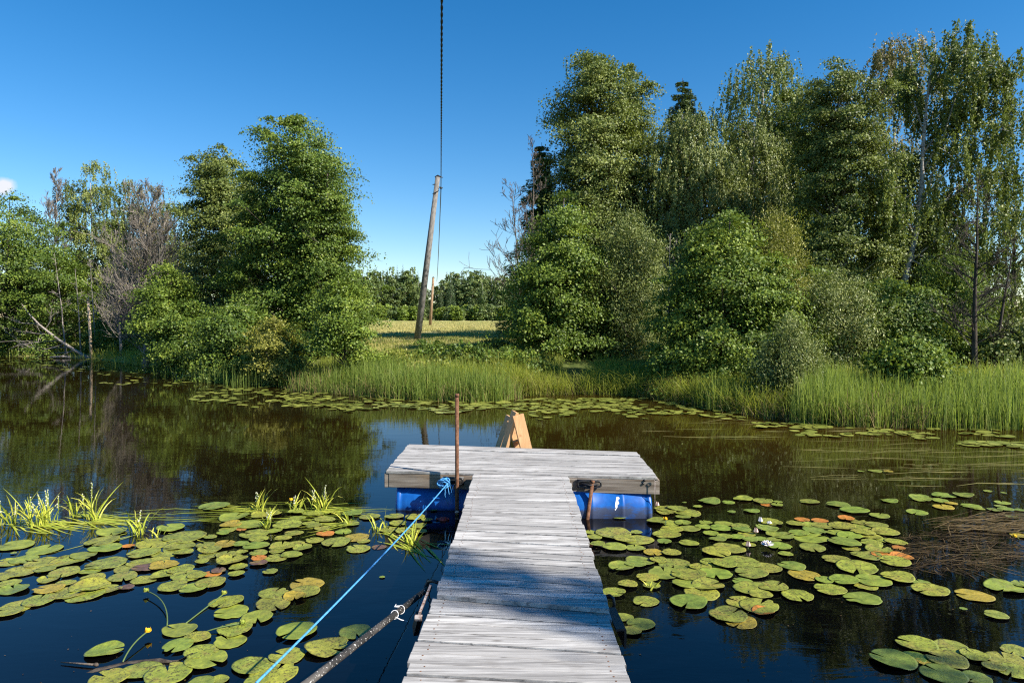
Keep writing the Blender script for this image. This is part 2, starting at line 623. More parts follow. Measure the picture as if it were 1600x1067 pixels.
def quads(name, V, mat, parent=None, var=None, loc=None):
    """V: (N,4,3) array of quads -> one mesh; var: face attribute"""
    V = np.asarray(V, np.float32)
    if loc is not None:
        V = V - np.asarray(loc, np.float32)
    n = len(V)
    me = bpy.data.meshes.new(name)
    me.vertices.add(4 * n)
    me.vertices.foreach_set('co', V.reshape(-1))
    me.loops.add(4 * n)
    me.loops.foreach_set('vertex_index', np.arange(4 * n, dtype=np.int32))
    me.polygons.add(n)
    me.polygons.foreach_set('loop_start', np.arange(0, 4 * n, 4, dtype=np.int32))
    me.polygons.foreach_set('loop_total', np.full(n, 4, np.int32))
    me.update(calc_edges=True)
    if var is not None:
        a = me.attributes.new('var', 'FLOAT', 'FACE')
        a.data.foreach_set('value', np.asarray(var, np.float32))
    me.materials.append(mat)
    o = bpy.data.objects.new(name, me)
    C.objects.link(o)
    if parent is not None:
        o.parent = parent
    elif loc is not None:
        o.location = loc
    return o


def tag(o, label=None, cat=None, group=None, kind=None):
    if label: o['label'] = label
    if cat: o['category'] = cat
    if group: o['group'] = group
    if kind: o['kind'] = kind
    return o


def empty(name, loc, label, cat, group=None, rz=0):
    o = bpy.data.objects.new(name, None)
    C.objects.link(o)
    o.location = tuple(map(float, loc))
    o.rotation_euler = (0, 0, rz)
    o.empty_display_size = 0.2
    return tag(o, label, cat, group)


def unit(a):
    return a / (np.linalg.norm(a, axis=-1, keepdims=True) + 1e-9)


# ------------------------------------------------------------------ shoreline and ground
SH_PX = [(-200, 553), (0, 557), (130, 560), (230, 572), (330, 590), (430, 606), (560, 616), (640, 622), (760, 627),
         (810, 619), (900, 616), (1000, 620), (1100, 638), (1200, 655), (1300, 663), (1450, 668), (1600, 670), (1800, 672)]
SH = np.array([P(x, y)[:2] for x, y in SH_PX])
SH = np.vstack([[-160, 95], [-70, 58], SH, [30, 13.5], [90, 16], [200, 22]])
SH = SH[np.argsort(SH[:, 0])]


def shore_y(x):
    return np.interp(x, SH[:, 0], SH[:, 1])


def sdist(x, y):
    """distance inland from the far shore (negative over water)"""
    x = np.asarray(x, float); y = np.asarray(y, float)
    d = np.full(np.broadcast(x, y).shape, 1e9)
    for a, b in zip(SH[:-1], SH[1:]):
        ab = b - a
        t = np.clip(((x - a[0]) * ab[0] + (y - a[1]) * ab[1]) / ab.dot(ab), 0, 1)
        d = np.minimum(d, np.hypot(x - a[0] - t * ab[0], y - a[1] - t * ab[1]))
    return np.where(y > shore_y(x), d, -d)


def near_shore(x):
    return np.interp(x, [-40, -6, 3, 6.5, 8.5, 12, 40], [-3.5, -3.2, -3.0, -2.6, 0.5, 1.0, 1.0])


def ground_z(x, y):
    x = np.asarray(x, float); y = np.asarray(y, float)
    s = sdist(x, y)
    far = np.interp(s, [-6, -2.0, 0, 1.0, 3, 9, 14, 600], [-1.3, -0.7, -0.04, 0.16, 0.42, 1.0, 1.18, 1.25])
    s2 = near_shore(x) - y
    nr = np.interp(s2, [-6, -2, 0, 1, 5, 100], [-1.3, -0.7, -0.04, 0.3, 0.8, 1.0])
    z = np.maximum(far, nr)
    bump = 0.06 * np.sin(x * 1.7 + 0.6 * np.sin(y * 1.3)) * np.sin(y * 1.1 + x * 0.35)
    return z + bump * np.clip((z - 0.1) * 2, 0, 1)


def gz(x, y):
    return float(ground_z(np.array([x]), np.array([y]))[0])


def build_ground():
    u = np.linspace(-1, 1, 241)
    xs = np.sinh(u * 4.4) / math.sinh(4.4) * 420
    ys = np.concatenate([np.linspace(-60, -6, 22), np.linspace(-5.5, 9, 38), np.linspace(9.3, 36, 110),
                         36 * np.exp(np.linspace(0.02, math.log(900 / 36), 70))])
    X, Y = np.meshgrid(xs, ys)
    Z = ground_z(X, Y)
    ny, nx = X.shape
    v = np.stack([X, Y, Z], -1).reshape(-1, 3)
    i = np.arange(ny * nx).reshape(ny, nx)
    q = np.stack([i[:-1, :-1], i[:-1, 1:], i[1:, 1:], i[1:, :-1]], -1).reshape(-1, 4)
    me = bpy.data.meshes.new('ground')
    me.from_pydata(v.tolist(), [], q.tolist())
    me.polygons.foreach_set('use_smooth', [True] * len(me.polygons))
    me.materials.append(M['ground'])
    o = bpy.data.objects.new('ground', me); C.objects.link(o)
    tag(o, kind='structure')
    b = MB()
    b.add([(-300, -45, 0), (300, -45, 0), (300, 120, 0), (-300, 120, 0)], [(0, 1, 2, 3)])
    tag(b.build('water', M['water']), kind='structure')


build_ground()

# ------------------------------------------------------------------ trees


def fbm_dir(seed):
    r = np.random.default_rng(seed)
    a = r.uniform(0, 6.28, 6); f = r.integers(1, 5, 6); g = r.uniform(1.0, 5.5, 6)

    def fn(th, h):
        s = 0
        for i in range(6):
            s = s + np.sin(f[i] * th + g[i] * h + a[i])
        return s / 6
    return fn


def leafquads(c, nrm, axis, L, W):
    nrm = unit(nrm)
    a = unit(axis - nrm * np.sum(axis * nrm, -1, keepdims=True))
    b = np.cross(nrm, a)
    L = L[:, None] / 2; W = W[:, None] / 2
    up = nrm * (W * 0.35)
    return np.stack([c - a * L, c + b * W + up - a * L * 0.1, c + a * L, c - b * W + up - a * L * 0.1], 1)


def crown(kind, prof_h, prof_r, axis_fn, n_clump, n_leaf, leaf, seed, size=0.32, lump=0.35, core=0.5):
    """returns leaves (c, nrm, axis, L, W, var) and clump tips"""
    r = np.random.default_rng(seed)
    prof_h = np.array(prof_h); prof_r = np.array(prof_r)
    hh = np.linspace(prof_h[0], prof_h[-1], 60)
    rr = np.interp(hh, prof_h, prof_r)
    wgt = np.maximum(rr, 0.08) ** 1.25
    cum = np.cumsum(wgt); cum /= cum[-1]
    fn = fbm_dir(seed)
    H = prof_h[-1] - prof_h[0]
    nb = max(6, int(n_clump / 9))                      # boughs, each a spray of clumps
    hb = np.interp((np.arange(nb) + r.random(nb)) / nb, cum, hh)
    tb_ = (np.arange(nb) * 2.39996 + r.normal(0, .35, nb)) % (2 * math.pi)
    bs = np.clip(0.33 * np.interp(hb, prof_h, prof_r), 0.18, 0.95) * r.uniform(.75, 1.35, nb)
    kb_ = core + (0.97 - core) * np.sqrt(r.random(nb))
    own = np.concatenate([np.arange(nb), r.integers(0, nb, max(0, n_clump - nb))])[:n_clump]
    g_ = r.normal(0, 1, (n_clump, 3)) * bs[own][:, None] * (0.8, 0.8, 0.42)
    h = np.clip(hb[own] + g_[:, 2], prof_h[0] - .15, prof_h[-1] + .1)
    rb_ = np.interp(hb, prof_h, prof_r) * kb_ * (1 + lump * 1.1 * fn(tb_, (hb - prof_h[0]) / H * 6.0))
    rb_ = np.maximum(rb_ - 0.35 * bs, 0.02)
    ax = axis_fn(hb[own])
    px_ = rb_[own] * np.cos(tb_[own]) + g_[:, 0]
    py_ = rb_[own] * np.sin(tb_[own]) + g_[:, 1]
    h = h - 0.28 * np.hypot(g_[:, 0], g_[:, 1]) * (1 if kind != 'willow' else -.6)
    tips = np.stack([ax[:, 0] + px_, ax[:, 1] + py_, h], -1)
    if kind != 'birch':
        # ascending leaders: each a slim leafy spire of its own
        nsp = int(np.clip(n_clump / 34, 4, 12)); Rm_ = prof_r.max()
        sr = Rm_ * np.sqrt(r.random(nsp)) * .78; sr[0] = 0
        sth = np.arange(nsp) * 2.4 + r.normal(0, .4, nsp)
        envh = np.array([hh[np.where(rr >= q_)[0][-1]] if (rr >= q_).any() else prof_h[-1] * .6 for q_ in sr])
        envh = prof_h[0] + (envh - prof_h[0]) * r.uniform(.88, 1.10, nsp); envh[0] = prof_h[-1]
        si = r.integers(0, nsp, n_clump); ts = r.random(n_clump) ** .75
        hs0 = prof_h[0] + (envh[si] - prof_h[0]) * (.12 + .88 * ts)
        sw = .30 * Rm_ * (1.02 - ts) ** .55 + .05
        ax2 = axis_fn(hs0)
        spread_ = .55 + .45 * ts
        sx = sr[si] * np.cos(sth[si]) * spread_ + r.normal(0, .62, n_clump) * sw
        sy = sr[si] * np.sin(sth[si]) * spread_ + r.normal(0, .62, n_clump) * sw
        use = r.random(n_clump) < .5
        tips = np.where(use[:, None], np.stack([ax2[:, 0] + sx, ax2[:, 1] + sy, hs0], -1), tips)
        px_ = np.where(use, sx, px_); py_ = np.where(use, sy, py_); h = np.where(use, hs0, h)
    else:
        use = np.zeros(n_clump, bool)
    free = (r.random(n_clump) < 0.36) & ~use
    hf = np.interp(r.random(n_clump), cum, hh); tf = r.uniform(0, 2 * math.pi, n_clump)
    rf_ = np.interp(hf, prof_h, prof_r) * (core + (1 - core) * np.sqrt(r.random(n_clump))) * (1 + lump * fn(tf, (hf - prof_h[0]) / H * 6.0)) * .95
    af = axis_fn(hf)
    tf3 = np.stack([af[:, 0] + rf_ * np.cos(tf), af[:, 1] + rf_ * np.sin(tf), hf], -1)
    tips = np.where(free[:, None], tf3, tips)
    px_ = np.where(free, rf_ * np.cos(tf), px_); py_ = np.where(free, rf_ * np.sin(tf), py_)
    th = np.arctan2(py_, px_)
    outw = np.stack([np.cos(th), np.sin(th), np.zeros(n_clump)], -1)
    per = r.integers(int(n_leaf * 0.6), int(n_leaf * 1.4) + 1, n_clump)
    idx = np.repeat(np.arange(n_clump), per)
    N = len(idx)
    shoot = (r.random(n_clump) < (0 if kind == 'birch' else .13)) & (h > prof_h[0] + .3 * H)
    push = np.where(shoot, r.uniform(.08, .32, n_clump) * np.interp(h, prof_h, prof_r), 0)
    tips = tips + outw * push[:, None] + np.stack([0 * push, 0 * push, push * r.uniform(.2, 1.1, n_clump)], -1)
    per_ = None
    sz = size * r.uniform(0.6, 1.35, n_clump) * np.where(shoot, .6, 1)
    cv = r.normal(0, 0.10, n_clump) + r.normal(0, .12, nb)[own]
    g = np.clip(r.normal(0, 1, (N, 3)), -1.9, 1.9)
    if kind == 'birch':
        ns = 7
        st_ = r.integers(0, ns, N)
        so_ = np.clip(r.normal(0, 1, (n_clump, ns, 3)), -1.5, 1.5) * sz[:, None, None] * (0.85, 0.85, 0.3)
        sl_ = r.uniform(0.35, 1.3, (n_clump, ns)) * 2.6 * sz[:, None]
        t = r.random(N) ** 0.8
        base = so_[idx, st_]
        drop = t * sl_[idx, st_]
        out_arc = outw[idx] * (0.25 * np.sin(np.minimum(t * 2.2, 1.57)))[:, None] * sz[idx][:, None] * 1.5
        c = tips[idx] + base + out_arc + g * 0.035
        c[:, 2] -= drop * 0.9 - 0.3 * sz[idx]
        nrm = unit(r.normal(0, .7, (N, 3)) * (1, 1, 0.6) + outw[idx] * 0.75 + (0, 0, 0.25))
        axd = np.stack([g[:, 1] * 0.4, g[:, 0] * 0.4, -np.ones(N)], -1)
    elif kind == 'willow':
        c = tips[idx] + g * sz[idx][:, None] * (0.55, 0.55, 0.75) + (0, 0, 0.1)
        nrm = unit(r.normal(0, 0.75, (N, 3)) + outw[idx] * 0.7 + (0, 0, 0.4))
        axd = outw[idx] * 0.5 + np.array((0, 0, 1.0)) + r.normal(0, 0.5, (N, 3))
    else:
        # flattened leafy sprays at the ends of twigs
        c = tips[idx] + g * sz[idx][:, None] * (0.74, 0.74, 0.26) + outw[idx] * (np.abs(g[:, :1]) * 0.1)
        c[:, 2] -= 0.32 * np.hypot(g[:, 0], g[:, 1]) * sz[idx]
        nrm = unit(r.normal(0, 0.62, (N, 3)) + outw[idx] * 0.75 + (0, 0, 0.55))
        axd = outw[idx] * 0.6 + r.normal(0, 0.7, (N, 3)) + (0, 0, -0.3)
    L = leaf * r.uniform(0.7, 1.3, N)
    Wd = L * {'birch': 0.72, 'willow': 0.36}.get(kind, 0.8)
    var = np.clip(0.42 + 1.25 * cv[idx] + r.normal(0, 0.24, N), 0, 1)
    return (c, nrm, axd, L, Wd, var), tips, th


def grow(mb, a, d, length, rad, level, maxl, r, bend=0.25, spread=0.6, kids=5, up=0.12, sides=4, rmin=0.0035):
    """recursive bare branching"""
    n = 5 if level < 2 else 4
    pts = [np.array(a, float)]
    d = np.array(d, float)
    for i in range(n - 1):
        d = unit(d + r.normal(0, bend, 3) * 0.5 + (0, 0, up * 0.4))
        pts.append(pts[-1] + d * length / (n - 1))
    rads = [max(rmin, rad * (1 - 0.8 * i / (n - 1))) for i in range(n)]
    mb.tube(pts, rads, sides if level < 2 else 3, cap=False)
    if level >= maxl:
        return
    for j in range(kids):
        t = r.uniform(0.25, 1.0)
        k = min(int(t * (n - 1)), n - 2)
        p = pts[k] + (pts[k + 1] - pts[k]) * (t * (n - 1) - k)
        dd = unit(d + r.normal(0, spread, 3) + (0, 0, up))
        grow(mb, p, dd, length * r.uniform(0.35, 0.62), rads[k] * 0.62, level + 1, maxl, r, bend, spread, kids, up, sides, rmin)


def trunk_tube(mb, base, top, r0, r1, r, wob=0.06, n=9, sides=9):
    base, top = np.array(base, float), np.array(top, float)
    L = np.linalg.norm(top - base)
    pts, rd = [], []
    w = np.zeros(3)
    for i in range(n):
        t = i / (n - 1)
        w = w + r.normal(0, wob, 3) * (1, 1, 0) * L * 0.05
        pts.append(base + (top - base) * t + w * min(1, t * 3))
        rd.append(r0 + (r1 - r0) * t ** 0.8 + (0.35 * r0 * max(0, 1 - t * 12)))
    mb.tube(pts, rd, sides, cap=True)
    return np.array(pts), np.array(rd)


def setback(bx, Y):
    """the right grove stands well behind the reeds"""
    if bx < 810 or Y < 15.45 or Y > 30 or bx > 2000:
        return 1.0
    return 1.27 if Y >= 18.9 else 1.12


def tree(name, label, cat, kind, bx, tx, Y, crown_px, n_clump, n_leaf, leaf, mat, barkm, seed, size=0.32, group=None,
         r0=0.10, lump=0.35, core=0.45, limbs=0.5, depth=1.0, stems=1, ground=None, extra_twigs=0, dens=1.0):
    """crown_px: [(y, halfwidth)] from top to bottom in photo pixels at distance Y"""
    if cat != 'plant':
        k_ = setback(bx, Y); Y *= k_; leaf *= k_; size *= k_; r0 *= k_
        n_clump = int(n_clump * 1.25); n_leaf = n_leaf * 1.6; leaf *= .87
        if kind == 'birch':
            n_clump = int(n_clump * .85); n_leaf *= 1.35
        if bx < 300 and kind == 'birch':
            n_clump = int(n_clump * 1.5)
    sc = Y / F
    g0 = D(bx, 560, Y)
    bz = gz(g0[0], Y) - 0.05 if ground is None else ground
    base = np.array((g0[0], Y, bz))
    ys = [p[0] for p in crown_px]
    ztop = D(tx, ys[0], Y)[2]
    hs_ = [D(tx, y, Y)[2] - bz for y in ys][::-1]
    rs = [p[1] * sc for p in crown_px][::-1]
    xt = D(tx, ys[0], Y)[0] - base[0]
    H = ztop - bz
    r = np.random.default_rng(seed + 1000)
    o = empty(name, base, label, cat, group)

    def axis(h):
        t = np.clip(h / H, 0, 1.2)
        return np.stack([xt * t, 0 * t], -1)
    (c, nrm, axd, L, W, var), tips, th = crown(kind, hs_, rs, axis, n_clump, int(n_leaf * dens), leaf, seed, size, lump, core)
    c[:, 1] *= depth
    V = leafquads(c, nrm, axd, L, W)
    ok = V[:, :, 2].min(1) > 0.02 - bz if False else np.ones(len(V), bool)
    quads('crown', V[ok], mat, o, var[ok])
    mb = MB()
    tp = np.array((xt * 0.97, 0, H * 0.96))
    allp = []
    for s in range(stems):
        off = np.array((0, 0, 0.0)) if stems == 1 else np.array((r.normal(0, 0.12), r.normal(0, 0.12), 0))
        e = tp if s == 0 else np.array((tp[0] + r.normal(0, 0.35) * max(rs), r.normal(0, 0.35) * max(rs), H * r.uniform(0.6, 0.9)))
        pts, rd = trunk_tube(mb, off, e, r0 * (1 if s == 0 else 0.7), 0.012, r)
        allp.append((pts, rd))
    for i in range(n_clump):
        if r.random() > limbs:
            continue
        pts, rd = allp[r.integers(0, stems)]
        tip = tips[i] * (1, depth, 1)
        rad = np.hypot(*(tip - pts[-1])[:2])
        ha = max(0.12 * H, tip[2] - (0.35 + 0.5 * r.random()) * (np.hypot(tip[0], tip[1]) + 0.25))
        ha = min(ha, pts[-1][2] * 0.97)
        k = int(np.searchsorted(pts[:, 2], ha)); k = min(max(k, 1), len(pts) - 1)
        t = (ha - pts[k - 1][2]) / (pts[k][2] - pts[k - 1][2] + 1e-6)
        a = pts[k - 1] + (pts[k] - pts[k - 1]) * t
        br = min(rd[k] * 0.5, 0.012 + 0.012 * np.linalg.norm(tip - a))
        mid = a + (tip - a) * 0.5 + r.normal(0, 0.05, 3) + (0, 0, 0.10 * np.linalg.norm(tip - a) * (1 if kind == 'birch' else -0.6))
        mb.tube([a, mid, tip], [br, br * 0.6, 0.004], 4, cap=False)
    for _ in range(extra_twigs):
        i = r.integers(0, n_clump)
        tip = tips[i] * (1, depth, 1)
        d = unit(tip * (1, 1, 0) + (0, 0, 0.4) + r.normal(0, 0.2, 3))
        grow(mb, tip - d * 0.3, d, r.uniform(0.5, 1.1), 0.01, 1, 2, r, kids=3)
    mb.build('trunk', barkm, o, smooth=True)
    return o


def spruce(name, label, bx, Y, top_y, hw, bottom_y, seed, n_whorl=38, group=None, mat=None, leafn=260, size=1.0):
    Y *= setback(bx, Y)
    sc = Y / F
    g0 = D(bx, 560, Y); bz = gz(g0[0], Y) - 0.05
    H = D(bx, top_y, Y)[2] - bz
    hb = max(0.3, D(bx, bottom_y, Y)[2] - bz)
    Rm = hw * sc
    r = np.random.default_rng(seed)
    o = empty(name, (g0[0], Y, bz), label, 'tree', group)
    mb = MB()
    trunk_tube(mb, (0, 0, 0), (0, 0, H * .975), 0.012 * H + 0.02, 0.01, r, 0.0)
    cs, ns, ax, LL, WW, vv = [], [], [], [], [], []
    for i in range(n_whorl - 1):
        t = i / (n_whorl - 1)
        h = hb + (H * 0.985 - hb) * t ** 0.92
        rad = Rm * (1 - t) ** 0.62 + 0.05
        nb = r.integers(6, 10)
        for j in range(nb):
            th = r.uniform(0, 6.283)
            ln_ = rad * r.uniform(0.5, 1.2)
            d = np.array((math.cos(th), math.sin(th), 0))
            pts = [np.array((0, 0, h)), d * ln_ * 0.5 + (0, 0, h - 0.10 * ln_), d * ln_ + (0, 0, h - 0.16 * ln_ + 0.05 * ln_)]
            mb.tube(pts, [0.006 + 0.008 * ln_, 0.008, 0.003], 3, cap=False)
            m = int(leafn * (0.25 + ln_ / (Rm + .01) * 0.75) * size)
            u = r.random(m) ** 0.6
            side = np.array((-d[1], d[0], 0))
            wd = 0.30 * ln_ * (1 - u * 0.6)
            c = d * (u * ln_)[:, None] + side * (r.uniform(-1, 1, m) * wd)[:, None]
            c[:, 2] += h - 0.16 * u * ln_ - r.random(m) * 0.34 * (0.4 + ln_ * 0.5)
            cs.append(c); ns.append(r.normal(0, 0.6, (m, 3)) + (0, 0, 0.8))
            ax.append(d + side * r.normal(0, 0.7, m)[:, None] + (0, 0, -0.35))
            LL.append(r.uniform(0.12, 0.26, m) * (0.45 + 0.55 * min(1, (1 - t) * 4)) * (0.6 + 0.4 * size)); WW.append(r.uniform(0.03, 0.06, m)); vv.append(np.clip(r.normal(0.4, 0.2, m), 0, 1))
    quads('crown', leafquads(np.concatenate(cs), np.concatenate(ns), np.concatenate(ax), np.concatenate(LL), np.concatenate(WW)),
          mat or M['spruce'], o, np.concatenate(vv))
    mb.build('trunk', M['bark_dark'], o, smooth=True)
    return o


def bare_tree(name, label, bx, tx, Y, top_y, seed, barkm, r0=0.07, n_br=40, blen=0.35, start=0.25, kids=4, maxl=2, spread=0.55, up=0.25,
              leaf_n=0, leafm=None, group=None, hw=None, taperlow=True, cat='dead tree'):
    k_ = setback(bx, Y); Y *= k_; r0 *= k_
    g0 = D(bx, 560, Y); bz = gz(g0[0], Y) - 0.05
    H = D(bx, top_y, Y)[2] - bz
    xt = D(tx, top_y, Y)[0] - g0[0]
    r = np.random.default_rng(seed)
    o = empty(name, (g0[0], Y, bz), label, cat, group)
    mb = MB()
    pts, rd = trunk_tube(mb, (0, 0, 0), (xt, 0, H), r0, 0.006, r, 0.05, 10)
    tw = MB() if n_br > 12 else mb
    for i in range(n_br):
        t = start + (0.97 - start) * (i + r.random()) / n_br
        k = min(int(t * 9), 8)
        a = pts[k] + (pts[k + 1] - pts[k]) * (t * 9 - k)
        th = r.uniform(0, 6.283)
        d = unit(np.array((math.cos(th), math.sin(th) * 0.8, up + 0.35 * r.random())))
        ln_ = blen * H * (1.0 - 0.75 * (t - start) / (1 - start)) * r.uniform(0.6, 1.1)
        grow(tw, a, d, ln_, min(rd[k] * 0.45, 0.022), 0, maxl, r, 0.3, spread, kids, up * 0.5, 3, Y * 0.00027)
    mb.build('trunk', barkm, o, smooth=True)
    if tw is not mb:
        tw.build('branches', barkm if barkm is not M['bark_dead'] else M['twig'], o)
    if leaf_n:
        vs = np.array(tw.v)
        pick = vs[r.integers(0, len(vs), leaf_n)] + r.normal(0, 0.06, (leaf_n, 3))
        nrm = r.normal(0, 1, (leaf_n, 3)); ax = r.normal(0, 0.5, (leaf_n, 3)) + (0, 0, -1)
        L = r.uniform(0.04, 0.075, leaf_n)
        quads('leaves', leafquads(pick, nrm, ax, L, L * 0.7), leafm, o, np.clip(r.normal(0.5, 0.25, leaf_n), 0, 1))
    return o


AL, BI, WI = 'alder', 'birch', 'willow'
# ---- left bank
tree('alder_tree', 'dark leafy alder at the left end of the far bank, under the small cloud', 'tree', AL, 10, 15, 38,
     [(298, 12), (330, 45), (380, 78), (450, 88), (520, 95), (560, 90)], 250, 120, 0.11, M['alder'], M['bark_dark'], 11, 0.55, r0=0.14)
tree('alder_tree', 'mid height alder behind the fallen grey trunk on the left bank', 'tree', AL, 95, 92, 37,
     [(385, 10), (420, 38), (470, 52), (530, 60), (556, 58)], 120, 110, 0.10, M['alder'], M['bark_dark'], 12, 0.45)
bare_tree('dead_tree', 'tall bare grey tree with fine upswept twigs, furthest left of the dead trees', 83, 84, 40, 262, 13, M['bark_dead'], 0.10, 34, 0.17, 0.42, 6, 2, 0.5, 0.75)
bare_tree('dying_birch', 'thin birch with scattered brown leaves between the bare grey tree and the tall green birch', 118, 112, 41, 318, 14, M['bark_dead'], 0.07, 34, 0.14, 0.25, 5, 2, 0.55, 0.3,
          2600, M['birch_dry'], cat='tree')
tree('birch_tree', 'tall narrow green birch left of the bare grey fan shaped tree', 'tree', BI, 150, 144, 41,
     [(250, 5), (275, 20), (310, 34), (360, 36), (420, 34), (470, 28)], 130, 80, 0.10, M['birch'], M['bark_birch'], 15, 0.36, lump=0.5)
tree('birch_tree', 'birch with dark green top rising behind the bare fan shaped tree', 'tree', BI, 205, 200, 42,
     [(282, 5), (305, 22), (350, 34), (420, 38), (500, 36)], 120, 80, 0.10, M['birch'], M['bark_birch'], 16, 0.36, lump=0.5)
tree('birch_tree', 'thinning olive brown birch top just right of the bare fan shaped tree', 'tree', BI, 243, 241, 41,
     [(292, 5), (315, 15), (360, 26), (430, 30), (500, 28)], 80, 60, 0.09, M['birch_dry'], M['bark_birch'], 17, 0.32, lump=0.5)
tree('birch_tree', 'small dark birch filling the gap beside the two big bank alders', 'tree', BI, 276, 273, 40,
     [(303, 4), (325, 18), (370, 30), (440, 36), (540, 36)], 110, 80, 0.10, M['birch'], M['bark_dark'], 18, 0.36, lump=0.45)
bare_tree('bare_tree', 'bare fan shaped tree of fine grey brown twigs at the water edge', 229, 224, 28.8, 300, 19, M['bark_dead'], 0.13, 105, 0.34, 0.06, 6, 2, 0.45, 0.5,
          1800, M['birch_dry'])
bare_tree('bare_tree', 'second bare twiggy stem beside the fan shaped grey tree', 246, 258, 29.2, 335, 20, M['bark_dead'], 0.08, 54, 0.28, 0.12, 5, 2, 0.45, 0.5, 900, M['birch_dry'])
bare_tree('bare_tree', 'low grey thicket stem leaning left before the tall narrow birch', 190, 172, 34, 360, 21, M['bark_dead'], 0.07, 40, 0.26, 0.1, 5, 2, 0.5, 0.4, 1200, M['birch'])
for k, (bx, tx, ty, lab) in enumerate([(104, 86, 395, 'thin pale bare sapling trunk nearest the fallen grey trunk'), (127, 118, 420, 'thin pale bare sapling trunk left of the snapped stem'),
                                       (150, 141, 405, 'thin grey bare trunk beside the snapped pale stem')]):
    bare_tree('bare_sapling', lab, bx, tx, 35.5 + 0.3 * k, ty, 22 + k, M['bark_dead'], 0.05, 10, 0.14, 0.35, 3, 1, 0.5, 0.3, group='bare sapling trunks on the left bank')
tree('alder_tree', 'small bright yellow green alder in front of the dark bank, left of the big alders', 'tree', AL, 264, 262, 27,
     [(408, 6), (435, 26), (470, 38), (520, 42), (555, 34)], 110, 120, 0.085, M['alder_bright'], M['bark'], 30, 0.36)
tree('birch_tree', 'tall birch standing left of and behind the biggest alder', 'tree', AL, 352, 350, 33,
     [(228, 8), (250, 28), (290, 46), (350, 56), (430, 62), (510, 66), (560, 60)], 390, 120, 0.105, M['birch'], M['bark_dark'], 31, 0.42, lump=0.4)
tree('alder_tree', 'biggest alder of the left bank, dense and glossy, taller than its neighbours', 'tree', AL, 462, 466, 28,
     [(182, 8), (200, 34), (235, 55), (290, 72), (350, 82), (420, 96), (500, 102), (555, 96), (580, 80)], 620, 130, 0.095, M['alder'], M['bark_dark'], 32, 0.42, r0=0.17, lump=0.38)
tree('alder_tree', 'leafy alder leaning right, its twigs against the sky, right of the biggest alder', 'tree', AL, 502, 512, 26.5,
     [(255, 4), (290, 20), (340, 32), (400, 40), (470, 46), (540, 50), (575, 44)], 260, 115, 0.085, M['alder'], M['bark'], 33, 0.34, lump=0.45, extra_twigs=12)
tree('alder_tree', 'low bright alder with a short grey trunk at the right corner of the left grove', 'tree', AL, 545, 530, 20.5,
     [(432, 4), (455, 22), (490, 36), (520, 38), (545, 30)], 100, 110, 0.075, M['alder_bright'], M['bark'], 34, 0.28, r0=0.09, lump=0.45)
tree('shrub', 'olive yellow bush hanging over the reeds in front of the biggest alder', 'shrub', AL, 432, 430, 21.5,
     [(500, 8), (520, 32), (545, 46), (570, 44), (590, 30)], 95, 110, 0.07, M['olive'], M['bark'], 35, 0.28)
tree('shrub', 'dark alder bush in the shade between the birch and the biggest alder', 'shrub', AL, 372, 372, 23.5,
     [(468, 14), (500, 48), (545, 62), (582, 56)], 170, 100, 0.085, M['alder'], M['bark_dark'], 36, 0.36)
tree('shrub', 'dark bush at the water edge right of the bare fan shaped tree', 'shrub', AL, 300, 300, 26.5,
     [(470, 14), (505, 40), (545, 50), (575, 46)], 130, 90, 0.09, M['alder'], M['bark_dark'], 37, 0.36)
for k, (bx, ty, hw, Y, lab) in enumerate([(40, 420, 70, 39.5, 'dark undergrowth bush below the leftmost alder'), (125, 390, 62, 43, 'shaded green bush behind the pale sapling trunks'),
                                          (190, 375, 62, 43, 'green bush showing through the bare fan shaped tree'), (262, 370, 55, 42, 'dark bush behind the small bright alder'),
                                          (172, 492, 40, 37, 'low shaded bush between the snapped trunk and the fan shaped tree'), (212, 500, 34, 35.5, 'low shaded bush under the fan shaped tree')]):
    tree('shrub', lab, 'shrub', AL, bx, bx, Y, [(ty, 10), (ty + 25, hw * .7), (ty + 60, hw), (558, hw)], 110, 90, 0.11, M['alder'], M['bark_dark'], 40 + k, 0.45, group='undergrowth bushes on the left bank')

# fallen trunk and snapped stem
fb = P(137, 559, 0.02)
mb = MB()
pts = [fb + (0.5, 0.1, -0.25), fb, D(110, 543, 35.1), D(85, 526, 35.0), D(62, 508, 35.0), D(45, 490, 35.1), D(33, 474, 35.2)]
mb.tube(pts, [0.09, 0.085, 0.075, 0.065, 0.05, 0.036, 0.02], 8)
o = empty('fallen_tree', fb, 'grey fallen trunk slanting from the far water edge up to the left', 'fallen tree')
mb.build('trunk', M['bark_dead'], o, True, loc=fb)
mb = MB(); rr_ = np.random.default_rng(5)
for (x, y, ex, ey) in [(95, 532, 25, 540), (110, 543, 40, 551), (80, 522, 20, 515), (60, 506, 28, 508), (118, 548, 70, 556), (70, 515, 90, 492), (100, 537, 55, 556)]:
    a = D(x, y, 35.1); b = D(ex, ey, 34.6 + rr_.random())
    mb = MB()
    grow(mb, a, unit(b - a), np.linalg.norm(b - a), 0.03, 0, 2, rr_, 0.15, 0.4, 4, 0.05, 4, 0.008)
    mb.build('branch', M['bark_dead'], o, loc=fb)
mb = MB()
a = P(78, 558, 0.06); b = P(110, 558, 0.06)
mb.tube([a, (a + b) / 2 + (0, 0.1, 0.02), b], [0.04, 0.06, 0.05], 7)
mb.tube([(a + b) / 2, (a + b) / 2 + (0.3, 0.2, 0.25)], [0.03, 0.012], 5)
tag(mb.build('driftwood_log', M['bark_dead'], None, True), 'small pale log floating at the water edge beside the fallen trunk', 'log')
g0 = D(143, 555, 34.6); g0[2] = gz(g0[0], 34.6)
mb = MB()
